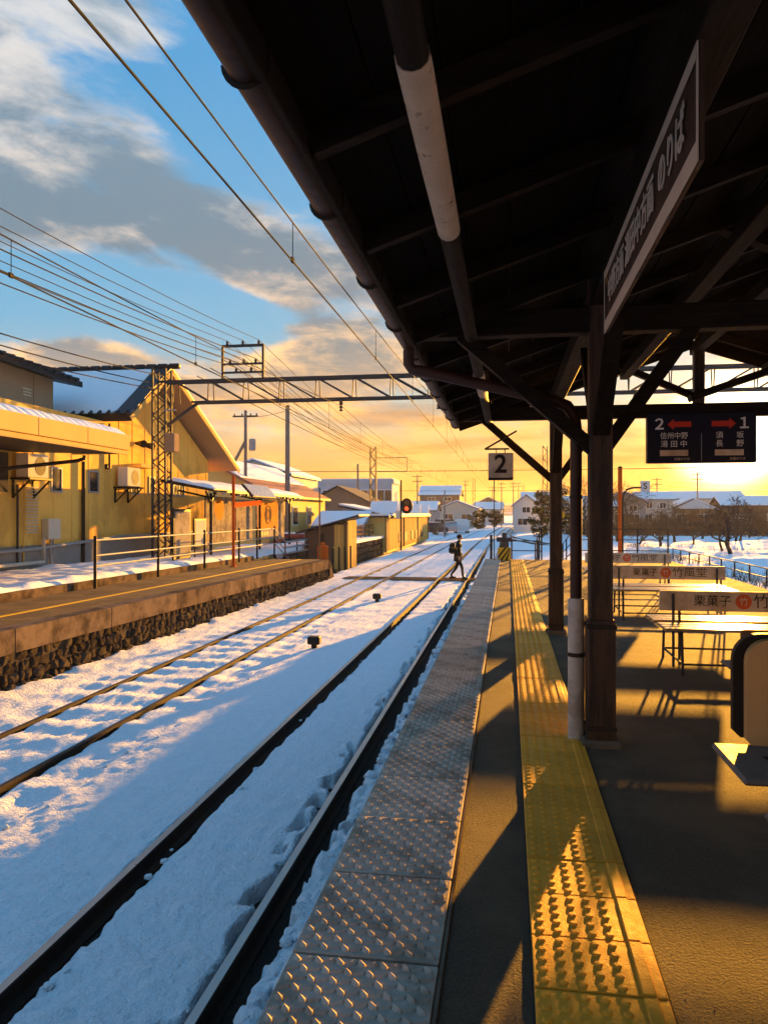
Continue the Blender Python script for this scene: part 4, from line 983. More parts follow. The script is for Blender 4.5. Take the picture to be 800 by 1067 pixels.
def picture(y0, y1, z0, z1_, kind):
    p_ = MB().rbox(-0.03, 0.03, y0, y1, z0, z1_, 0.01).build('picture_panel', M['poster'], SH)
    ym, zm = (y0+y1)/2, (z0+z1_)/2
    rr = random.Random(int(y0*10)+3)
    if kind == 0:      # an orange oval lantern shape on a pale ground, with faint hills and script
        a = MB(); n = 20; a.add([(0.034, ym-0.1+0.46*math.cos(2*math.pi*k/n), zm+0.38+0.40*math.sin(2*math.pi*k/n)) for k in range(n)], [tuple(range(n))]); a.build('painted_oval', M['orange_sign'], p_)
        for k in range(4):
            q = MB().bar((0.035, ym-0.4+k*0.2, zm+0.12), (0.035, ym-0.38+k*0.2, zm+0.68), 0.03, 0.002, (1,0,0)); q.build('oval_line', M['yellowboard'], p_)
        for k in range(14):
            y = y0+0.12+rr.random()*(y1-y0-.3); z = z0+0.1+rr.random()*0.5
            MB().bar((0.034, y, z), (0.034, y+rr.uniform(.1, .4), z+rr.uniform(-.12, .12)), 0.02, 0.002, (1,0,0)).build('brush_stroke', M['soffit'], p_)
    elif kind == 1:
        for c in range(5):
            for k in range(7):
                z = z1_-0.18-k*0.17
                if z > z0+.1: MB().bar((0.034, y0+0.2+c*0.33, z), (0.034, y0+0.2+c*0.33+rr.uniform(.06, .16), z+rr.uniform(-.05, .05)), 0.05, 0.002, (1,0,0)).build('script_mark', M['soffit'], p_)
    elif kind == 2:
        MB().box(0.031, 0.035, y0+.12, y1-.12, z0+.35, z1_-.06).build('orange_field', M['orange_sign'], p_)
        n = 16
        for s in (0.52, 0.30):
            pts = [(0.038, ym+s*0.75*math.cos(2*math.pi*k/n), zm+0.17+s*0.75*math.sin(2*math.pi*k/n)) for k in range(n+1)]
            MB().tube(pts, 0.03, 4).build('ring', M['yellowboard'], p_)
        for k in range(4): MB().box(0.031, 0.036, y0+.25+k*.35, y0+.42+k*.35, z0+.08, z0+.24).build('script_mark', M['ink'], p_)
picture(-0.1, 2.55, 0.43, 2.06, 0); picture(2.85, 4.75, 0.45, 2.0, 1); picture(5.3, 8.3, 0.45, 2.05, 2); picture(8.45, 9.2, 0.3, 2.1, 3)

# ================================================================== overhead line
GY = 23.5
GA = thing('overhead_gantry', 'lattice steel gantry with truss beam spanning the tracks', 'gantry', (-11.1, GY, -0.3))
def lattice(x, w, z0, z1_, n, parent):
    for a, b in ((-1,-1),(1,-1),(1,1),(-1,1)):
        MB().bar((x+a*w/2, b*w/2, z0), (x+a*w/2, b*w/2, z1_), 0.06, 0.06).build('mast_leg', M['steel'], parent)
    h = (z1_-z0)/n
    for i in range(n):
        za, zb = z0+i*h, z0+(i+1)*h; s = 1 if i % 2 else -1
        for y in (-w/2, w/2): MB().bar((x-s*w/2, y, za), (x+s*w/2, y, zb), 0.04, 0.012, (0,1,0)).build('lacing_bar', M['steel'], parent)
        for xx in (-w/2, w/2): MB().bar((x+xx, -s*w/2, za), (x+xx, s*w/2, zb), 0.04, 0.012, (1,0,0)).build('lacing_bar', M['steel'], parent)
lattice(0, 0.44, 0, 6.45, 17, GA)
lattice(21.0, 0.44, -0.9, 6.45, 17, GA)
zb, zt = 5.34, 6.02
for dy in (-0.2, 0.2):
    MB().bar((0, dy, zt), (21, dy, zt), 0.07, 0.07).build('top_chord', M['steel'], GA)
    MB().bar((1.1, dy, zb), (19.9, dy, zb), 0.06, 0.06).build('bottom_chord', M['steel'], GA)
n = 17
for i in range(n+1):
    x = 0.5+20*i/n
    MB().bar((x-.03, -0.2, zb), (x, -0.2, zt), 0.03, 0.03, (0,1,0)).build('web_post', M['steel'], GA); MB().bar((x+.03, 0.2, zb), (x, 0.2, zt), 0.03, 0.03, (0,1,0)).build('web_post', M['steel'], GA)
    if i < n:
        x2 = 0.5+20*(i+1)/n
        a, b = (zt, zb) if i < 7 else (zb, zt)
        for dy in (-0.2, 0.2): MB().bar((x, dy, a), (x2, dy, b), 0.045, 0.03, (0,1,0)).build('diagonal', M['steel'], GA)
MB().bar((0, 0, 4.5), (1.25, 0, zb), 0.09, 0.09).build('knee_brace', M['steel'], GA); MB().bar((21, 0, 4.5), (19.75, 0, zb), 0.09, 0.09).build('knee_brace', M['steel'], GA)
MB().rbox(0.22, 0.55, -0.3, 0.1, 3.75, 4.35, 0.02).build('switch_box', M['soffit'], GA)
MB().rbox(0.18, 0.62, -0.32, -0.26, 5.05, 5.10, 0.02).build('small_arm', M['galv'], GA)
# feeder frame on the gantry
fx0, fx1 = 2.07, 3.42
fr = MB()
for x in (fx0, fx1): fr.bar((x, 0, zt), (x, 0, 7.13), 0.07, 0.07)
fr.bar((fx0-.03, 0, 7.13), (fx1+.03, 0, 7.13), 0.08, 0.08).bar((fx0, 0, 6.55), (fx1, 0, 6.55), 0.06, 0.06).bar((fx0, 0, 6.28), (fx1, 0, 6.28), 0.06, 0.06)
fr.build('feeder_frame', M['steel'], GA)
ins_pts = []
for x, z in ((fx0+.15, 7.17), (fx0+.67, 7.17), (fx1-.15, 7.17), (fx0+.25, 6.58), (fx0+.7, 6.58), (fx1-.25, 6.58), (fx0+.45, 6.31), (fx1-.4, 6.31)):
    MB().lathe((x, 0, z), [(.03, 0), (.05, .02), (.03, .05), (.055, .07), (.03, .10), (.02, .13)], 8).build('insulator', M['porcelain'], GA); ins_pts.append((x-11.1, z-0.3+.13))
for x in (5.95, 9.0, 14.8):
    MB().lathe((x, 0, zb-0.38), [(.02, 0), (.07, .03), (.02, .08), (.07, .13), (.02, .18), (.07, .23), (.02, .38)], 8).build('insulator', M['porcelain'], GA)

def wire(label, pts, r=0.011, group='overhead wires', cat='wire', name='overhead_wire'):
    o = MB().tube(pts, r, 5, False).build(name, M['wire'], None, True); tag(o, label, cat, group); return o
def catenary(x, lab):
    t = thing('catenary', lab, 'catenary', (x, 0, 0), group='catenaries above the tracks')
    pts = []; sup = [-16.5, GY, 63.5, 103.5, 143.5]
    ys = [-8]+[i*1.5-6 for i in range(100)]
    f = lambda y: 4.33+0.52*(2*abs(((y-GY) % 40)/40-0.5))**2
    sx = lambda y: float(tshift(np.array(float(y))))
    MB().tube([(sx(y), y, 3.965) for y in ys], 0.0095, 6, False).build('contact_wire', M['wire'], t)
    MB().tube([(sx(y), y, f(y)) for y in ys], 0.0085, 6, False).build('messenger_wire', M['wire'], t)
    for y in [7.35+4.85*i for i in range(-1, 22)]:
        MB().tube([(sx(y), y, 3.965), (sx(y), y, f(y))], 0.0045, 5, False).build('dropper', M['wire'], t); MB().box(sx(y)-.012, sx(y)+.012, y-.03, y+.03, 3.95, 4.0).build('clip', M['wire'], t)
    for y in sup[1:]:
        MB().tube([(sx(y), y, f(y)), (sx(y), y, 5.04)], 0.012, 5, False).build('hanger', M['wire'], t)
    return t
catenary(-2.10, 'contact and messenger wires hung above the near track')
catenary(-5.16, 'contact and messenger wires hung above the far track')
for i, (x, z) in enumerate(ins_pts):
    pts = [(x, y, z-0.9*4*(((y+18)/41.5)*(1-(y+18)/41.5)) if y < GY else z-1.1*4*(((y-GY)/47)*(1-(y-GY)/47))) for y in [-18+i_*2.96 for i_ in range(14)]+[GY]+[GY+4.7*k for k in range(1, 11)]]
    wire(('thin feeder wire from the left insulator on top of the gantry frame', 'thin feeder wire from the middle insulator on top of the gantry frame', 'thin feeder wire from the right insulator on top of the gantry frame', 'feeder wire from the left insulator of the middle bar of the gantry frame', 'feeder wire from the centre insulator of the middle bar of the gantry frame', 'feeder wire from the right insulator of the middle bar of the gantry frame', 'feeder wire from the left insulator of the lowest bar of the gantry frame', 'feeder wire from the right insulator of the lowest bar of the gantry frame')[i], pts, 0.009 if i < 5 else 0.013, 'feeder wires on the gantry frame')
# lines that leave the building side
for i, (xa, za, xb, zb_) in enumerate(((-9.6, 5.2, -10.9, 5.9), (-10.6, 5.35, -10.9, 5.6), (-11.3, 5.2, -11.2, 5.5))):
    pts = [(xa+(xb-xa)*k/14, -4+(GY+4)*k/14, za+(zb_-za)*k/14-0.5*4*(k/14)*(1-k/14)) for k in range(15)]
    wire(('uppermost heavy cable sagging to the lattice mast', 'middle heavy cable sagging to the lattice mast', 'lowest heavy cable passing before the station gable')[i], pts, 0.016, 'heavy cables to the lattice mast')

# ================================================================== houses and sheds beyond
def house(name, label, cat, x, y, w, d, h, rise, wallm, roofm, axis='x', z0=-1.1, snow=True, over=0.35, wins=(), group=None, side_wins=(), rz=0.0, chimney=False, snow_cover=1.0):
    """w along x, d along y; gable ridge along axis; wins: (face, u0, u1, z0, z1) in local metres, face in 'f' (towards -y) or 'r' (+x) or 'l'"""
    t = thing(name, label, cat, (x, y, z0), rz, group)
    if axis == 'x':
        poly = [(-d/2, 0), (d/2, 0), (d/2, h), (0, h+rise), (-d/2, h)]; MB().prism(poly, 'x', -w/2, w/2).build('wall', wallm, t)
    else:
        poly = [(-w/2, 0), (w/2, 0), (w/2, h), (0, h+rise), (-w/2, h)]; MB().prism(poly, 'y', -d/2, d/2).build('wall', wallm, t)
    half = (d if axis == 'x' else w)/2; L = (w if axis == 'x' else d)/2+over; sl = rise/half; e = half+over; th = 0.14
    for s in (-1, 1):
        a = [(s*e, h-over*sl+0.03), (0, h+rise+0.03), (0, h+rise+0.03+th), (s*e, h-over*sl+0.03+th)]
        r = MB().prism(a, axis, -L, L).build('roof', roofm, t)
        if snow:
            k = snow_cover; b = [(s*e*k, h-over*sl+0.035+th+rise*(1-k)), (s*0.02, h+rise+0.03+th), (s*0.02, h+rise+0.19+th), (s*(e*k-0.08), h-over*sl+0.19+th+rise*(1-k))]
            MB().prism(b, axis, -L+0.06, L-0.06).build('roof_snow', M['roof_snow'], r)
    if chimney: MB().box(-.25, .25, -.25, .25, h+rise*.5, h+rise+.7).build('chimney', M['concrete'], t)
    for f, u0, u1, a, b in wins:
        if f == 'f':
            wi = MB().box(u0, u1, -d/2-0.05, -d/2+.02, a, b).build('window', M['white'], t); MB().box(u0+.08, u1-.08, -d/2-0.062, -d/2, a+.08, b-.08).build('pane', M['glass'], wi)
            MB().box((u0+u1)/2-.03, (u0+u1)/2+.03, -d/2-0.07, -d/2, a+.08, b-.08).build('mullion', M['white'], wi)
        else:
            s = 1 if f == 'r' else -1; X0, X1 = sorted((s*w/2-s*.02, s*(w/2+.05)))
            wi = MB().box(X0, X1, u0, u1, a, b).build('window', M['white'], t); X0, X1 = sorted((s*w/2, s*(w/2+.062)))
            MB().box(X0, X1, u0+.08, u1-.08, a+.08, b-.08).build('pane', M['glass'], wi)
    return t
def hm(name, c, **k): return mat(name, c, 0.85, 0.1, 0.8, **k)
M['h_cream'] = hm('h_cream', (0.55, 0.50, 0.42)); M['h_brown'] = hm('h_brown', (0.20, 0.14, 0.10)); M['h_grey'] = hm('h_grey', (0.33, 0.33, 0.34))
M['h_white'] = hm('h_white', (0.62, 0.62, 0.60)); M['h_yellow'] = hm('h_yellow', (0.64, 0.45, 0.15)); M['h_blue'] = hm('h_blue', (0.36, 0.41, 0.47)); M['h_dark'] = hm('h_dark', (0.11, 0.085, 0.07))
M['r_red'] = mat('r_red', (0.30, 0.13, 0.10), 0.7, 0.15, 2.0); M['r_dark'] = mat('r_dark', (0.055, 0.052, 0.055), 0.6, 0.2, 3.0); M['r_blue'] = mat('r_blue', (0.16, 0.22, 0.30), 0.6, 0.15, 2.0)

# left of the tracks
house('house', 'yellow house with long reddish roof directly behind the station', 'house', -16.6, 47, 7.4, 13, 3.6, 1.9, M['h_yellow'], M['r_red'], 'y', wins=(('r', -5.6, -4.4, 1.8, 3.0), ('r', -2.0, -0.8, 1.8, 3.0), ('r', 1.4, 2.6, 1.8, 3.0)), snow=True, snow_cover=0.55)
house('house', 'large pale house with broad snowy blue roof behind the reddish roof', 'house', -26.6, 84, 8.0, 12, 6.6, 1.5, M['h_cream'], M['r_blue'], 'y', wins=(('r', -4, -2.5, 4.4, 5.8), ('f', 1, 2.6, 4.4, 5.8), ('f', -2.6, -1, 4.4, 5.8)))
t = thing('apartment_block', 'long flat roofed blue grey block with bands of windows', 'building', (-22.3, 112, -1.1))
MB().box(-5.9, 5.9, -3, 4, 0, 6.9).build('wall', M['h_blue'], t); MB().box(-6.1, 6.1, -3.2, 4.2, 6.9, 7.5).build('parapet', M['h_blue'], t); MB().box(-5.9, 5.9, -3.0, 4.0, 7.5, 7.62).build('roof_snow', M['roof_snow'], t)
for k, x0 in enumerate((-4.4, -1.5, 1.3, 3.7)):
    wi = MB().box(x0, x0+2.2 if k else x0+2.4, -3.06, -2.98, 4.3, 6.0).build('window', M['white'], t)
    for j in range(2): MB().box(x0+.1+j*1.05, x0+1.05+j*1.05, -3.075, -3.0, 4.4, 5.9).build('pane', M['glass'], wi)
house('house', 'brown gabled house in front of the blue grey block', 'house', -16.2, 77, 7.0, 9, 3.35, 1.75, M['h_brown'], M['r_dark'], 'y', snow=False, wins=(('f', -2.2, -0.6, 1.4, 2.6), ('f', 0.8, 2.4, 1.4, 2.6)))
house('shed', 'low shed whose blue snowy roof shows beside the grey shed', 'shed', -10.2, 48, 2.6, 4.4, 1.75, 0.65, M['h_grey'], M['r_blue'], 'x', wins=(('f', -1, 0, 0.7, 1.5),))
t = thing('grey_shed', 'grey shed with sloping snowy roof beside the yellow boarded wall', 'shed', (-9.55, 53.5, -1.1))
MB().prism([(-1.5, 0), (1.4, 0), (1.4, 2.35), (-1.5, 2.95)], 'y', -2.5, 2.5).build('wall', M['h_grey'], t); MB().prism([(-1.8, 3.02), (1.7, 2.30), (1.7, 2.42), (-1.8, 3.14)], 'y', -2.7, 2.7).build('roof', M['r_dark'], t)
MB().prism([(-1.75, 3.135), (1.6, 2.445), (1.6, 2.56), (-1.75, 3.25)], 'y', -2.6, 2.6).build('roof_snow', M['roof_snow'], t); MB().box(-0.6, 0.3, -2.53, -2.49, 0, 1.9).build('door', M['h_dark'], t)
# long yellow boarded store with four little snowy gables
t = thing('boarded_store', 'long low yellow boarded store with four little snowy gables by the track', 'store', (-7.6, 47.5, -1.1))
n = 30
for i in range(n):
    y0 = 0.0+26*i/n; MB().box(-0.06-0.006*(i % 2), 0.0-0.006*(i % 2), y0+.01, y0+26/n-.01, 0.15, 2.26).build('board', M['yellowboard'], t)
MB().box(-1.9, -0.07, 0.05, 26, 0, 2.3).build('wall', M['h_yellow'], t); MB().box(-2.1, 0.25, -0.3, 26.3, 2.30, 2.42).build('roof', M['r_dark'], t); MB().box(-2.05, 0.2, -0.25, 26.25, 2.42, 2.55).build('roof_snow', M['roof_snow'], t)
for q in (4.6, 11.2, 18.2, 25.2):
    d_ = MB().prism([(q-.42, 2.54), (q+.42, 2.54), (q, 3.22)], 'x', -1.6, 0.14).build('dormer', M['h_dark'], t)
    MB().add([(0.2,q-.52,2.58),(0.2,q,3.30),(-1.7,q,3.30),(-1.7,q-.52,2.58),(0.2,q-.52,2.66),(0.2,q,3.40),(-1.7,q,3.40),(-1.7,q-.52,2.66)], [(0,1,2,3),(4,7,6,5),(0,4,5,1),(1,5,6,2),(2,6,7,3),(3,7,4,0)]).add([(0.2,q+.52,2.58),(0.2,q,3.30),(-1.7,q,3.30),(-1.7,q+.52,2.58),(0.2,q+.52,2.66),(0.2,q,3.40),(-1.7,q,3.40),(-1.7,q+.52,2.66)], [(0,1,2,3),(4,7,6,5),(0,4,5,1),(1,5,6,2),(2,6,7,3),(3,7,4,0)]).build('dormer_snow', M['roof_snow'], d_)
for q in (6, 9, 13, 15.5, 20): MB().box(0.0, 0.05, q, q+1.4, 0.5, 1.2).build('dark_opening', M['h_dark'], t)
for q in (0, 8.7, 17.4, 25.9): MB().box(0.0, 0.08, q, q+.12, 0.1, 2.3).build('post', M['timber'], t)
# stone retaining wall with fence in front of it
t = thing('stone_retaining_wall', 'low rubble wall topped with snow beside the boarded shed', 'wall', (-7.75, 37, -1.1))
MB().box(-3.0, -0.1, 0, 14, -.1, 1.02).build('wall_core', M['mortar'], t)
rs = random.Random(11); y = 0.1
while y < 13.8:
    for row in range(3):
        inst('stone', stones[rs.randrange(8)], t, (-0.10, y+rs.uniform(.1, .2), 0.18+row*0.33), (rs.uniform(-.2, .2), 0, rs.uniform(-.2, .2)), (0.13, rs.uniform(.22, .28), 0.17))
    y += 0.46
MB().box(-3.0, 0.05, -.05, 14.05, 1.02, 1.16).build('wall_snow', M['roof_snow'], t)
fe = thing('slat_fence', 'weathered low wooden fence on the rubble wall', 'fence', (-8.4, 38, 0.04))
for k in range(9): MB().box(-.04, .04, k*1.4-.04, k*1.4+.04, 0, 0.75).build('fence_post', M['timber'], fe)
for z in (0.25, 0.5, 0.70): MB().box(.04, .07, -.1, 11.3, z-.05, z+.04).build('fence_rail', M['timber'], fe)
# trackside shed
t = thing('trackside_shed', 'small brown timber shed with sloping roof at the end of the station platform', 'shed', (-8.2, 34.4, -1.15))
MB().prism([(-1.0, 0), (1.0, 0), (1.0, 2.30), (-1.0, 1.75)], 'y', -0.2, 1.8).build('wall', M['h_dark'], t)
MB().prism([(-1.35, 1.68), (1.6, 2.49), (1.6, 2.57), (-1.35, 1.76)], 'y', -0.5, 2.1).build('roof', M['r_dark'], t)
for k in range(4): MB().box(0.40+k*.155, 0.54+k*.155, -0.24, -0.2, 0.05, 2.1).build('door_board', M['yellowboard'], t)
for k in range(6): MB().box(1.002, 1.03, -0.2+k*.335, 0.12+k*.335, 0.05, 2.24).build('side_board', M['yellowboard'], t)
MB().box(0.88, 0.98, -0.32, -0.24, 0, 2.2).build('post', M['timber'], t)
t = thing('switch_machine', 'orange switch machine box on a post beside the brown shed', 'switch box', (-8.05, 33.0, -1.1))
MB().rbox(-.22, .22, -.15, .15, 0.45, 1.15, .03).build('housing', M['orange'], t); MB().tube([(0,0,0),(0,0,.5)], .06, 8).build('stem', M['steel'], t); MB().lathe((0,0,1.15), [(.1,0),(.12,.08),(.03,.16)], 10).build('cap', M['orange'], t)
t = thing('snow_fence_posts', 'short dark stakes beside the orange switch box', 'stakes', (-7.2, 32.6, -1.15))
for k in range(4): MB().tube([(k*0.16-.3, k*.5, 0), (k*.16-.3, k*.5, 1.15)], .05, 6).build('stake', M['black'], t)
# far street houses at the left
specs = [('house', 'far grey house with snowy roof just right of the red signal', -14.6, 128, 6, 8, 3.0, 1.3, 'h_grey', 'r_dark', 'x'), ('house', 'far cream house with wide snowy roof in the street row', -8.8, 140, 7, 9, 3.3, 1.3, 'h_cream', 'r_blue', 'y'),
         ('house', 'far white house at the end of the street row', -4.2, 172, 6.0, 8, 3.4, 1.4, 'h_white', 'r_dark', 'x'), ('house', 'far brown house half hidden behind the blue grey block', -13.5, 158, 8, 9, 6.2, 1.8, 'h_brown', 'r_dark', 'x'),
         ('house', 'distant dark house left of the track vanishing point', -5.0, 205, 8, 9, 4.6, 2.0, 'h_dark', 'r_dark', 'y'), ('house', 'distant grey house right of the track vanishing point', 12.0, 230, 9, 9, 5.0, 2.0, 'h_grey', 'r_dark', 'x'),
         ('house', 'white gabled house with blue snowy roof beside the siding', 2.5, 112, 3.4, 9, 3.7, 1.3, 'h_white', 'r_blue', 'y'), ('house', 'long pale house seen between the timber post and the downpipe', 9.2, 102, 8.0, 6, 3.4, 1.1, 'h_cream', 'r_blue', 'x'),
         ('house', 'cream house with flat snowy roof right of the orange pole', 19.8, 112, 4.4, 7, 4.4, 0.9, 'h_cream', 'r_blue', 'x'), ('house', 'pale house with blue snowy roof behind the S plate post', 14.6, 104, 5.2, 6, 4.0, 1.1, 'h_grey', 'r_blue', 'y'),
         ('house', 'brown house with white gable and snowy eaves beyond the orchard', 25.0, 114, 6.2, 7, 3.0, 1.4, 'h_brown', 'r_dark', 'y'), ('house', 'wide dark house with long snowy roof at the right edge of the orchard', 33.4, 113, 9.5, 6, 3.6, 1.1, 'h_dark', 'r_dark', 'x'),
         ('house', 'tall house with dark roof behind the wide dark house', 36.0, 150, 12, 7, 5.2, 1.2, 'h_cream', 'r_dark', 'x'), ('house', 'far house with pale walls behind the white gabled one', 5.8, 140, 6.5, 8, 4.6, 1.5, 'h_cream', 'r_dark', 'x')]
for (nm, lab, x, y, w, d, h, rise, wm, rm, ax) in specs:
    ws = [('f', -w*0.36, -w*0.10, 1.3, 2.5), ('f', w*0.10, w*0.36, 1.3, 2.5)]
    if h > 3.6: ws += [('f', -w*0.30, -w*0.10, h-1.2, h-.35), ('f', w*0.10, w*0.30, h-1.2, h-.35)]
    if w < 4: ws = [('f', -0.6, 0.6, 2.6, 3.5), ('f', -1.2, 0.2, 0.9, 1.9)]
    house(nm, lab, 'house', x, y, w, d, h, rise, M[wm], M[rm], ax, wins=ws, group='houses round the station')
hb = [o for o in bpy.data.objects if o.get('label', '').startswith('brown house with white gable')][0]
MB().prism([(-2.6, 3.2), (2.6, 3.2), (0, 4.5)], 'y', -4.56, -4.52).build('gable_panel', M['h_white'], hb)
t = thing('garden_hut', 'little white fronted hut at the foot of the wide dark house', 'hut', (28.9, 103, -1.1))
MB().box(-0.9, 0.9, -0.8, 0.8, 0, 2.1).build('wall', M['h_white'], t); MB().box(-1.1, 1.1, -1, 1, 2.1, 2.2).build('roof', M['r_dark'], t); MB().box(-1.05, 1.05, -.95, .95, 2.2, 2.32).build('roof_snow', M['roof_snow'], t); MB().box(-.4, .4, -.83, -.79, 0, 1.8).build('door', M['h_grey'], t)

# ---------------------------------------------------------------- poles
def pole(name, label, x, y, h, r=0.12, arms=0, cat='utility pole', z0=-1.1, m='concretepole', transformer=False, brace=None, group='utility poles'):
    t = thing(name, label, cat, (x, y, z0), group=group)
    MB().tube([(0,0,0),(0,0,h)], [r, r*0.7], 8).build('shaft', M[m], t, True)
    for k in range(arms):
        z = h-0.25-k*0.75; MB().bar((-0.75, 0, z), (0.75, 0, z), 0.08, 0.08).build('cross_arm', M['steel'], t)
        for q in (-.65, -.2, .3, .65): MB().lathe((q, 0, z+.04), [(.03,0),(.05,.04),(.025,.12)], 6).build('insulator', M['porcelain'], t)
    if transformer: MB().lathe((r+.28, 0, h-2.2), [(.16,0),(.2,.05),(.2,.6),(.15,.66)], 10).build('transformer', M['galv'], t)
    if brace: MB().tube([brace, (0, 0, h*0.8)], r*0.8, 6).build('stay_pole', M[m], t)
    MB().lathe((0,0,h-.01), [(r*.72,0),(r*.72,.05),(r*.3,.1)], 8).build('cap', M['steel'], t)
    return t
pole('utility_pole', 'tall grey pole standing behind the poster shelter', -12.3, 42.0, 8.6, 0.17)
pole('utility_pole', 'pole with transformer and leaning stay behind the reddish roof', -14.6, 41.5, 8.3, 0.12, 1, transformer=True, brace=(-1.9, -.3, 3.0))
pole('utility_pole', 'slim pole rising before the blue grey block', -16.5, 84, 8.0, 0.14)
pole('utility_pole', 'slim dark pole standing in the snow right of the red signal', -6.5, 80, 4.9, 0.09)
pole('utility_pole', 'thin timber pole at the corner of the brown trackside shed', -8.0, 32.2, 3.6, 0.045, m='timber')
def lattice_pole(label, x, y, h):
    t = thing('lattice_pole', label, 'lattice pole', (x, y, -1.1), group='lattice poles'); w = 0.5
    for a, b in ((-1,-1),(1,-1),(1,1),(-1,1)): MB().bar((a*w/2, b*w/2, 0), (a*w/2, b*w/2, h), 0.07, 0.07).build('mast_leg', M['steel'], t)
    n = int(h/0.7)
    for i in range(n):
        s = 1 if i % 2 else -1
        for yy in (-w/2, w/2): MB().bar((-s*w/2, yy, i*h/n), (s*w/2, yy, (i+1)*h/n), .05, .02, (0,1,0)).build('lacing_bar', M['steel'], t)
    return t
lp = lattice_pole('lattice mast with side frame left of the red signal', -11.6, 66, 8.4)
MB().bar((0.2,0,7.4),(3.0,0,7.4),.06,.06).bar((3.0,0,7.4),(3.0,0,6.2),.06,.06).bar((.2,0,6.2),(3.0,0,6.2),.05,.05).build('side_frame', M['steel'], lp)
lattice_pole('far lattice mast right of the tracks near the evergreen tree', 4.3, 92, 10.5)
lattice_pole('distant lattice mast above the street row', -6.5, 150, 9.5)
for i, (x, y, h, lab) in enumerate(((-3.6, 185, 9, 'distant utility pole over the white end house'), (-1.2, 150, 8.5, 'distant utility pole beside the track, left of the vanishing point'), (1.2, 175, 9.5, 'distant pole near the track vanishing point'), (2.9, 215, 11, 'tallest distant pole right of the vanishing point'), (-9.5, 175, 10, 'distant pole above the cream street house'),
        (23.5, 128, 8.2, 'pole behind the houses beyond the orchard, left of two'), (27.8, 120, 8.6, 'pole with crossarms behind the brown orchard house'), (5.2, 260, 12, 'faint pole at the end of the line'), (-13.8, 118, 8.5, 'pole rising behind the far grey house'))):
    pole('utility_pole', lab, x, y, h, 0.13, 2)
def span(label, a, b, sag=0.6, r=0.012, grp='overhead wires'):
    a, b = Vector(a), Vector(b); pts = []
    for k in range(17):
        u = k/16; p_ = a.lerp(b, u); p_.z -= sag*4*u*(1-u); pts.append(p_)
    wire(label, pts, r, grp)
span('cable running from the tall grey pole to the transformer pole', (-12.3, 42, 7.3), (-14.6, 41.5, 6.9), 0.1)
span('long cable from the tall grey pole to the lattice mast by the signal', (-12.3, 42, 7.2), (-11.6, 66, 7.1), 0.8)
span('upper cross cable strung over the tracks far beyond the gantry', (-30, 72, 5.6), (22, 72, 5.6), 0.15, 0.03)
span('lower cross cable strung over the tracks in the distance', (-20, 118, 5.0), (24, 118, 5.2), 0.2, 0.03)
for k in range(3): span(('lower trackside feeder stretching from the gantry into the distance', 'middle trackside feeder stretching from the gantry into the distance', 'upper trackside feeder stretching from the gantry into the distance')[k], (-9.9+k*.45, GY, 5.9+.25*k), (-6.5, 150, 7.8), 1.8, 0.014, 'feeders into the distance')
for k in range(2): span(('upper telephone line from the pole beyond the orchard', 'lower telephone line from the pole beyond the orchard')[k], (23.5, 128, 6.6-.7*k), (70, 128, 6.0-.7*k), 0.9, 0.02, 'telephone lines beyond the orchard')
# signal
t = thing('railway_signal', 'railway signal on a thin post showing a red light', 'signal', (-6.93, 50, -1.1))
MB().tube([(0,0,0),(0,0,4.75)], 0.055, 8).build('post', M['black'], t)
MB().prism([(0.16+.42*math.cos(2*math.pi*k/16)*.95, 3.05+.52*math.sin(2*math.pi*k/16)) for k in range(16)], 'y', -0.06, 0.0).build('backplate', M['black'], t, loc=(0.22, 0, 0))
l = MB().lathe((0,0,0), [(0.13,0),(0.13,.03),(.05,.05)], 14).build('lamp', M['signal_red'], t, loc=(0.38, -0.065, 2.88)); l.rotation_euler = (R(90), 0, 0)
l = MB().lathe((0,0,0), [(0.12,0),(0.12,.02)], 14).build('dark_lamp', M['glass'], t, loc=(0.38, -0.065, 3.25)); l.rotation_euler = (R(90), 0, 0)
for z in (2.88, 3.25): MB().tube([(0.38+.15*math.cos(a), -0.2, z+.15*math.sin(a)) for a in [math.pi*k/6 for k in range(7)]], .012, 5).tube([(0.23, -.2, z), (0.23, -.06, z)], .012, 5).build('hood', M['black'], t)
MB().rbox(-.35, -.05, -.12, .12, 2.2, 2.75, .02).build('relay_box', M['ivory'], t)

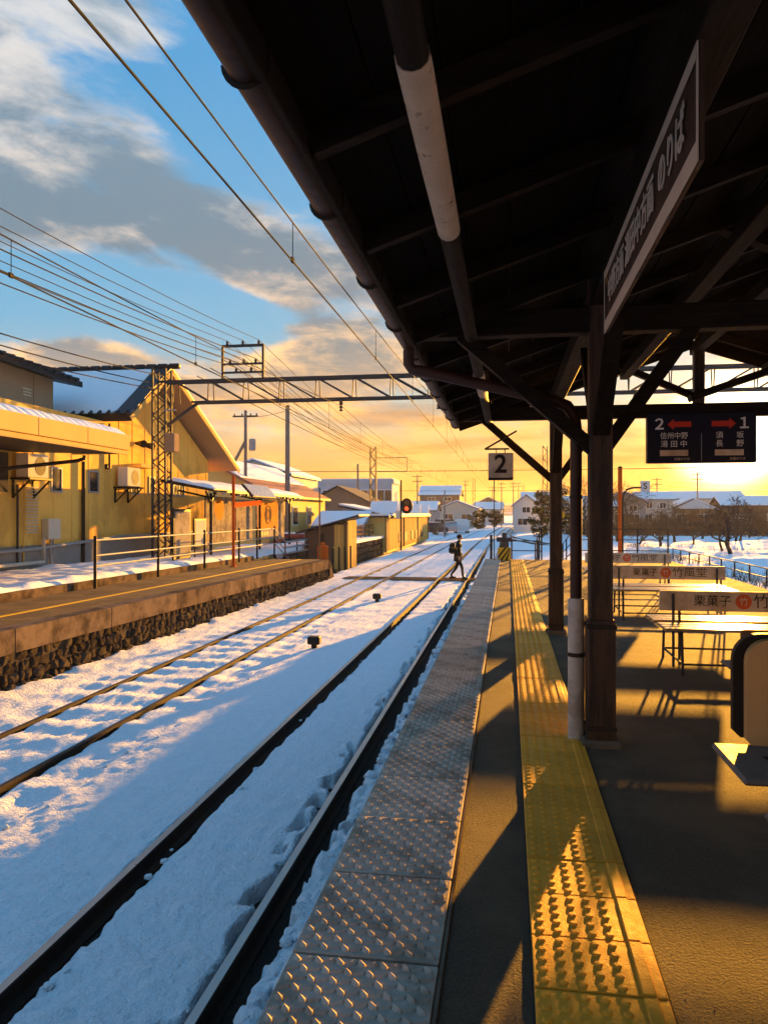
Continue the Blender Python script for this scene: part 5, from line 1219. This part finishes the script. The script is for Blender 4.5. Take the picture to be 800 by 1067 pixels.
# ---------------------------------------------------------------- cars
def car(label, x, y, rz, paint, van=False):
    t = thing('parked_car', label, 'car', (x, y, -1.08), rz, 'cars parked by the snowy street')
    h = 1.75 if van else 1.45
    prof = [(-1.75,.30),(1.75,.30),(1.78,.75),(1.25,.92),(0.65,h),(-1.45,h),(-1.75,.95)] if van else [(-2.0,.30),(2.0,.30),(2.03,.70),(1.85,.86),(1.05,.95),(0.45,h),(-0.95,h),(-1.65,.98),(-2.0,.92)]
    bm = bmesh.new(); n = len(prof)
    mb = MB(); 
    for i, (yy, k) in enumerate(((-0.80, .90), (-0.70, 1.0), (0.70, 1.0), (0.80, .90))):
        mb.v += [(px_, yy, 0.30+(pz-.30)*k) for px_, pz in prof]
    for i in range(3):
        for k in range(n): mb.f.append((i*n+k, i*n+(k+1) % n, (i+1)*n+(k+1) % n, (i+1)*n+k)); mb.mi.append(0)
    mb.f += [tuple(range(n-1, -1, -1)), tuple(3*n+k for k in range(n))]; mb.mi += [0, 0]
    mb.build('body', M[paint], t)
    top = h-.12; 
    for s in (-1, 1):
        wn = [(-1.3, .98), (0.95, .98), (0.45, top), (-1.25, top)] if van else [(-1.35, .95), (0.9, .95), (0.38, top), (-0.9, top)]
        MB().prism([(a, 0.30+(b-.30)*.93) for a, b in wn], 'y', *sorted((s*0.785, s*0.815))).build('side_window', M['glass'], t)
    xw = (1.22, .98, 0.70, top) if van else (1.08, .98, 0.52, top)
    MB().add([(xw[0],-.62,xw[1]),(xw[0],.62,xw[1]),(xw[2]+.03,.60,xw[3]),(xw[2]+.03,-.60,xw[3])], [(0,1,2,3)]).build('windscreen', M['glass'], t)
    for wx in (-1.2, 1.22):
        for s in (-1, 1):
            w = MB().lathe((0,0,0), [(.30,-.1),(.32,-.06),(.32,.06),(.30,.1)], 14).build('wheel', M['rubber'], t, loc=(wx, s*.74, .32)); w.rotation_euler = (R(90), 0, 0)
            q = MB().lathe((0,0,0), [(.19,-.105),(.19,.105)], 10).build('rim', M['galv'], w)
    for s in (-1, 1): MB().rbox(1.92 if not van else 1.7, 2.02 if not van else 1.79, s*.62-.15, s*.62+.15, .62, .76, .02).build('headlight', M['white'], t)
    MB().box(-1.2, 0.3, -.6, .6, h, h+.07).build('roof_snow', M['roof_snow'], t)
car('dark parked car nearest the boarded store in the street', -8.6, 92, R(70), 'car_dark')
car('silver parked car beside the dark one in the street', -7.1, 96, R(95), 'car_silver')
car('white parked van farther along the snowy street', -5.9, 99, R(100), 'car_white', True)
car('second dark car parked behind the white van', -8.2, 103, R(60), 'car_dark', True)
car('maroon car parked behind the station fence by the tall grey pole', -11.0, 40.2, R(20), 'car_maroon')

# ---------------------------------------------------------------- trees
def bare_tree_meshes(seed, H=3.7, spread=2.1, depth=6, r0=0.12):
    rs = random.Random(seed); tr = MB(); cr = MB()
    def grow(p, d, L, r, lev):
        segs = 3; pts = [p]; q = p.copy(); dd = d.copy()
        for i in range(segs):
            dd = (dd+Vector((rs.uniform(-.22, .22), rs.uniform(-.22, .22), rs.uniform(-.10, .12)))).normalized(); q = q+dd*(L/segs); pts.append(q.copy())
        r = max(r, 0.011); rr = [r*(1-0.35*i/segs) for i in range(segs+1)]
        (tr if lev < 2 else cr).tube(pts, rr, 6 if lev < 2 else (4 if lev < 4 else 3), lev > 3)
        if lev >= depth: return
        nch = rs.choice((3, 4)) if lev < 2 else rs.choice((2, 3, 3))
        for k in range(nch):
            a = rs.uniform(0, 2*math.pi); tilt = rs.uniform(.45, 1.05) if lev == 0 else rs.uniform(.3, .95)
            u = dd.orthogonal().normalized(); v = dd.cross(u)
            nd = (dd*math.cos(tilt)+(u*math.cos(a)+v*math.sin(a))*math.sin(tilt)); nd.z = nd.z*0.75+0.12
            nd.normalize(); base = pts[-1] if k < 2 else pts[-2].lerp(pts[-1], rs.random())
            grow(base, nd, L*rs.uniform(.62, .86), rr[-1]*0.75, lev+1)
    grow(Vector((0, 0, -.1)), Vector((rs.uniform(-.1, .1), rs.uniform(-.1, .1), 1)).normalized(), H*0.28, r0, 0)
    return tr.mesh('trunk', M['bark'], True), cr.mesh('crown', M['twig'], False)
ot = [bare_tree_meshes(s) for s in (3, 8, 15, 22)]
rs = random.Random(77); spots = []
for row, (yy, n, xs0, dx) in enumerate(((44, 6, 11.4, 3.6), (52, 7, 10.6, 3.7), (60, 8, 10.0, 3.8), (69, 8, 9.6, 4.2), (80, 8, 10, 4.8))):
    for k in range(n): spots.append((xs0+k*dx+rs.uniform(-.6, .6), yy+rs.uniform(-2, 2), row, k))
rown = ('nearest orchard row', 'second orchard row', 'middle orchard row', 'fourth orchard row', 'rearmost orchard row')
ords = ('first', 'second', 'third', 'fourth', 'fifth', 'sixth', 'seventh', 'eighth')
for i, (x, y, row, k) in enumerate(spots):
    t = thing('fruit_tree', f'bare spreading fruit tree, {ords[k]} from the platform in the {rown[row]}', 'tree', (x, y, -1.12), rs.uniform(0, 6.28), 'bare fruit trees in the orchard')
    sc_ = rs.uniform(.85, 1.15); t.scale = (sc_, sc_, sc_*rs.uniform(.9, 1.05)); a, b = ot[i % 4]
    inst('trunk', a, t); inst('crown', b, t)

def leafy_tree(label, x, y, H, rad, seed, n=4200, leaf=0.12, m='leaf', conic=False, snow=True):
    rs = random.Random(seed); t = thing('evergreen_tree', label, 'tree', (x, y, -1.1), group='evergreen trees')
    tr = MB(); tr.tube([(0,0,0),(rs.uniform(-.1,.1),0,H*.4),(0,rs.uniform(-.1,.1),H*.9)], [.16*H/6, .11*H/6, .03], 7)
    lob = []
    for k in range(30):
        z = rs.uniform(.10, .97)*H; f = (1-(z/H)) if conic else math.sin(math.pi*min(1, max(.08, (z/H-.1)*1.05)))**.6
        a = rs.uniform(0, 6.28); rr = rad*f*rs.uniform(.25, .8); c = Vector((rr*math.cos(a), rr*math.sin(a), z)); lob.append((c, rad*rs.uniform(.16, .40)))
        tr.tube([(0, 0, z*.75), c*.6+Vector((0,0,z*.35)), c], [.05, .035, .012], 5)
    tr.build('trunk', M['bark'], t); cr = MB(); sn = MB()
    for i in range(n):
        c, r_ = rs.choice(lob); d = Vector((rs.gauss(0,1), rs.gauss(0,1), rs.gauss(0,.75))).normalized()*r_*rs.uniform(.45, 1.1); p_ = c+d
        u = Vector((rs.gauss(0,1), rs.gauss(0,1), rs.gauss(0,.6))).normalized(); v = u.orthogonal().normalized(); s = leaf*rs.uniform(.6, 1.5)
        (sn if snow and d.z > r_*.45 and rs.random() < .5 else cr).add([p_-u*s, p_-v*s*.45, p_+u*s, p_+v*s*.45], [(0,1,2,3)])
    cr.build('crown', M[m], t)
    if sn.f: sn.build('crown_snow', M['roof_snow'], t)
leafy_tree('dark evergreen tree behind the timber post by the siding', 3.6, 84, 4.8, 2.0, 4)
leafy_tree('broad evergreen next to the white gabled house', 5.6, 90, 5.6, 2.3, 9)
leafy_tree('round evergreen in front of the street row', -4.6, 126, 3.4, 1.8, 19, 2600, .15)
leafy_tree('small evergreen at the end of the street row', -2.4, 146, 3.2, 1.5, 23, 2200, .15)
leafy_tree('dark tree right of the vanishing point', 6.4, 165, 6.5, 2.8, 28, 2600, .18)
big = [bare_tree_meshes(s_, 8.0, 3, 6, 0.2) for s_ in (51, 57)]
for i, (lab, x, y, k) in enumerate((('tall bare bushy tree behind the orange pole', 14.6, 96, 0), ('tall bare tree between the downpipe and the timber post', 8.6, 86, 1), ('bare tree beside the broad evergreen', 6.9, 82, 0), ('tall bare tree rising left of the S plate', 12.0, 99, 1))):
    t = thing('bare_tree', lab, 'tree', (x, y, -1.15), i*1.3, 'tall bare trees'); inst('trunk', big[k][0], t); inst('crown', big[k][1], t)
# brushwood beyond the orchard
def brush():
    rs = random.Random(40); mb = MB()
    for i in range(2600):
        x = rs.uniform(7, 44); y = rs.uniform(90, 101); h = rs.uniform(.7, 2.3); a = Vector((rs.uniform(-.5, .5), rs.uniform(-.3, .3), 1))*h
        p_ = Vector((x, y, -1.15)); w = .035; mb.add([p_-Vector((w,0,0)), p_+Vector((w,0,0)), p_+a+Vector((.008,0,0)), p_+a-Vector((.008,0,0))], [(0,1,2,3)])
        mb.add([p_+a*.4-Vector((.02,0,0)), p_+a*.4+Vector((.02,0,0)), p_+a*.8+Vector((rs.uniform(-.4,.4),0,.1))], [(0,1,2)])
    o = mb.build('brushwood', M['twig']); tag(o, 'brown winter brushwood in front of the orchard houses', 'brushwood', kind='stuff')
brush()
def weeds():
    rs = random.Random(41); mb = MB()
    for i in range(900):
        x = rs.uniform(6.2, 16); y = rs.uniform(24, 60)
        if rs.random() < .5: x = 8.6+rs.uniform(-.5, .9)
        p_ = Vector((x, y, -1.1)); 
        for k in range(3):
            a = Vector((rs.uniform(-.3, .3), rs.uniform(-.3, .3), rs.uniform(.2, .6))); mb.add([p_-Vector((.012,0,0)), p_+Vector((.012,0,0)), p_+a], [(0,1,2)])
    o = mb.build('dry_weeds', M['drygrass']); tag(o, 'dry weed stalks poking through the field snow', 'weeds', kind='stuff')
weeds()
# hills
def hills():
    th = np.linspace(R(-80), R(80), 300); rr = np.linspace(0, 1, 14); T, V = np.meshgrid(th, rr)
    prof = 8+15*fbm(T*9, T*0, 1.0, 5, 6)+12*np.exp(-((T-R(20))/R(16))**2)
    D = 820+300*V; h = prof*np.sin(np.pi*np.clip(V*.5+.0, 0, .5))+4*(fbm(T*60, V*6, 1, 3, 8)-.5)*V
    o = bpy.data.objects.new('hills', grid_mesh('hills', D*np.sin(T), D*np.cos(T), h-3, M['hill'])); link(o); tag(o, 'low wooded hills along the horizon', kind='structure')
hills()

# ================================================================== the walker
def person():
    t = thing('person', 'person in dark coat with black backpack walking over the foot crossing', 'person', (-1.88, 29.25, RAILTOP), R(-90))
    # local: faces +y (then turned to face +x)
    V = []; E = []; Rr = []
    def J(p, r, par=None):
        V.append(p); Rr.append(r)
        if par is not None: E.append((par, len(V)-1))
        return len(V)-1
    pel = J((0, 0, .88), (.155, .12)); sp = J((0, .01, 1.05), (.15, .115), pel); ch = J((0, .03, 1.26), (.17, .13), sp); up = J((0, .035, 1.38), (.13, .10), ch)
    nk = J((0, .045, 1.455), (.055, .055), up); hd = J((0, .06, 1.50), (.06, .065), nk)
    for s in (-1, 1):
        hp = J((s*.085, 0, .83), (.088, .095), pel)
        kn = J((s*.09, .17 if s > 0 else -.03, .48), (.062, .068), hp); 
        an = J((s*.09, .20 if s > 0 else -.27, .10 if s > 0 else .16), (.042, .046), kn)
        J((s*.095, .33 if s > 0 else -.17, .045 if s > 0 else .07), (.042, .032), an)
        sh_ = J((s*.18, .03, 1.36), (.075, .075), up); el = J((s*.235, -.06 if s > 0 else .02, 1.10), (.055, .058), sh_); J((s*.22, .06 if s > 0 else .16, .90), (.042, .042), el)
    me = bpy.data.meshes.new('body'); me.from_pydata(V, E, []); o = bpy.data.objects.new('body', me); link(o, t)
    sk = o.modifiers.new('skin', 'SKIN'); sk.use_smooth_shade = True
    for i, r in enumerate(Rr): me.skin_vertices[0].data[i].radius = r
    me.skin_vertices[0].data[0].use_root = True
    su = o.modifiers.new('sub', 'SUBSURF'); su.levels = 2; su.render_levels = 2
    dg = bpy.context.evaluated_depsgraph_get(); nm = bpy.data.meshes.new_from_object(o.evaluated_get(dg)); o.modifiers.clear(); o.data = nm
    nm.materials.clear(); nm.materials.append(M['jacket']); nm.materials.append(M['trousers'])
    for p_ in nm.polygons: p_.material_index = 1 if p_.center.z < .78 else 0
    nm.polygons.foreach_set('use_smooth', [True]*len(nm.polygons))
    # head
    hm_ = MB(); prof = [(.02,-.105),(.055,-.085),(.068,-.04),(.076,.01),(.078,.05),(.068,.09),(.04,.115),(.01,.122)]; hm_.lathe((0,0,0), prof, 14)
    h = hm_.build('head', M['skin'], t, True, loc=(0, .075, 1.585)); h.scale = (.95, 1.15, 1.0)
    MB().add([(-.012,.07,.012),(.012,.07,.012),(0,.098,-.015),(-.014,.07,-.02),(.014,.07,-.02)], [(0,1,2),(0,2,3),(1,4,2),(3,2,4)]).build('nose', M['skin'], h)
    for s in (-1, 1):
        MB().lathe((s*.027, .067, .012), [(.004,-.006),(.009,0),(.004,.006)], 6).build('eye', M['ink'], h); MB().rbox(s*.074-.008, s*.074+.008, -.012, .014, -.03, .022, .006).build('ear', M['skin'], h)
    MB().box(-.02, .02, .062, .071, -.05, -.043).build('mouth', M['redcircle'], h)
    hr = MB().lathe((0, -.012, .012), [(.078,-.03),(.085,.0),(.086,.05),(.074,.095),(.044,.122),(.01,.13)], 14).build('hair', M['hair'], h, True); hr.scale = (1, 1.0, 1)
    # coat skirt, backpack
    MB().lathe((0,0,0), [(.20,-.02),(.185,.15),(.165,.32)], 14).build('coat_skirt', M['jacket'], t, True, loc=(0, .0, .72)).scale = (1, .82, 1)
    bp = MB().rbox(-.15, .15, -.30, -.10, .98, 1.40, .05).build('backpack', M['rubber'], t); MB().rbox(-.12, .12, -.335, -.30, 1.02, 1.20, .02).build('pocket', M['jacket'], bp)
    for s in (-1, 1): MB().tube([(s*.1, -.12, 1.38), (s*.11, .06, 1.43), (s*.12, .155, 1.30), (s*.13, .06, 1.08), (s*.13, -.12, 1.02)], .014, 6).build('strap', M['rubber'], bp)
    # hands with fingers
    for s in (-1, 1):
        wx, wy, wz = s*.22, (.075 if s > 0 else .175), .885
        hn = MB().rbox(wx-.014, wx+.014, wy-.035, wy+.035, wz-.085, wz, .01)
        for k, L in enumerate((.062, .072, .068, .052)):
            yy = wy+.028-k*.0187; hn.tube([(wx, yy, wz-.08), (wx-s*.006, yy, wz-.08-L*.55), (wx-s*.022, yy+.004, wz-.08-L)], [.0085, .008, .006], 6)
        hn.tube([(wx, wy+.032, wz-.03), (wx-s*.008, wy+.052, wz-.062), (wx-s*.014, wy+.050, wz-.09)], [.010, .009, .007], 6)
        hn.build('hand', M['skin'], t, True)
    for s, p_ in ((1, (.095, .26, .0)), (-1, (-.095, -.22, .03))):
        MB().rbox(p_[0]-.045, p_[0]+.045, p_[1]-.12, p_[1]+.15, p_[2], p_[2]+.075, .025).build('shoe', M['rubber'], t)
person()

# ================================================================== evening haze
def haze():
    o = MB().box(-1320, 1320, -75, 1230, -6, 36).build('haze', None); o.data.materials.clear()
    m = bpy.data.materials.new('haze'); m.use_nodes = True; nt = m.node_tree; nt.nodes.clear()
    out = nt.nodes.new('ShaderNodeOutputMaterial'); v = nt.nodes.new('ShaderNodeVolumePrincipled')
    v.inputs['Color'].default_value = (0.95, 0.92, 0.88, 1); v.inputs['Density'].default_value = HAZE; v.inputs['Anisotropy'].default_value = 0.45
    nt.links.new(v.outputs[0], out.inputs['Volume']); o.data.materials.append(m)
    tag(o, 'thin golden evening haze over the whole place', kind='stuff')
HAZE = 0.00016
haze()
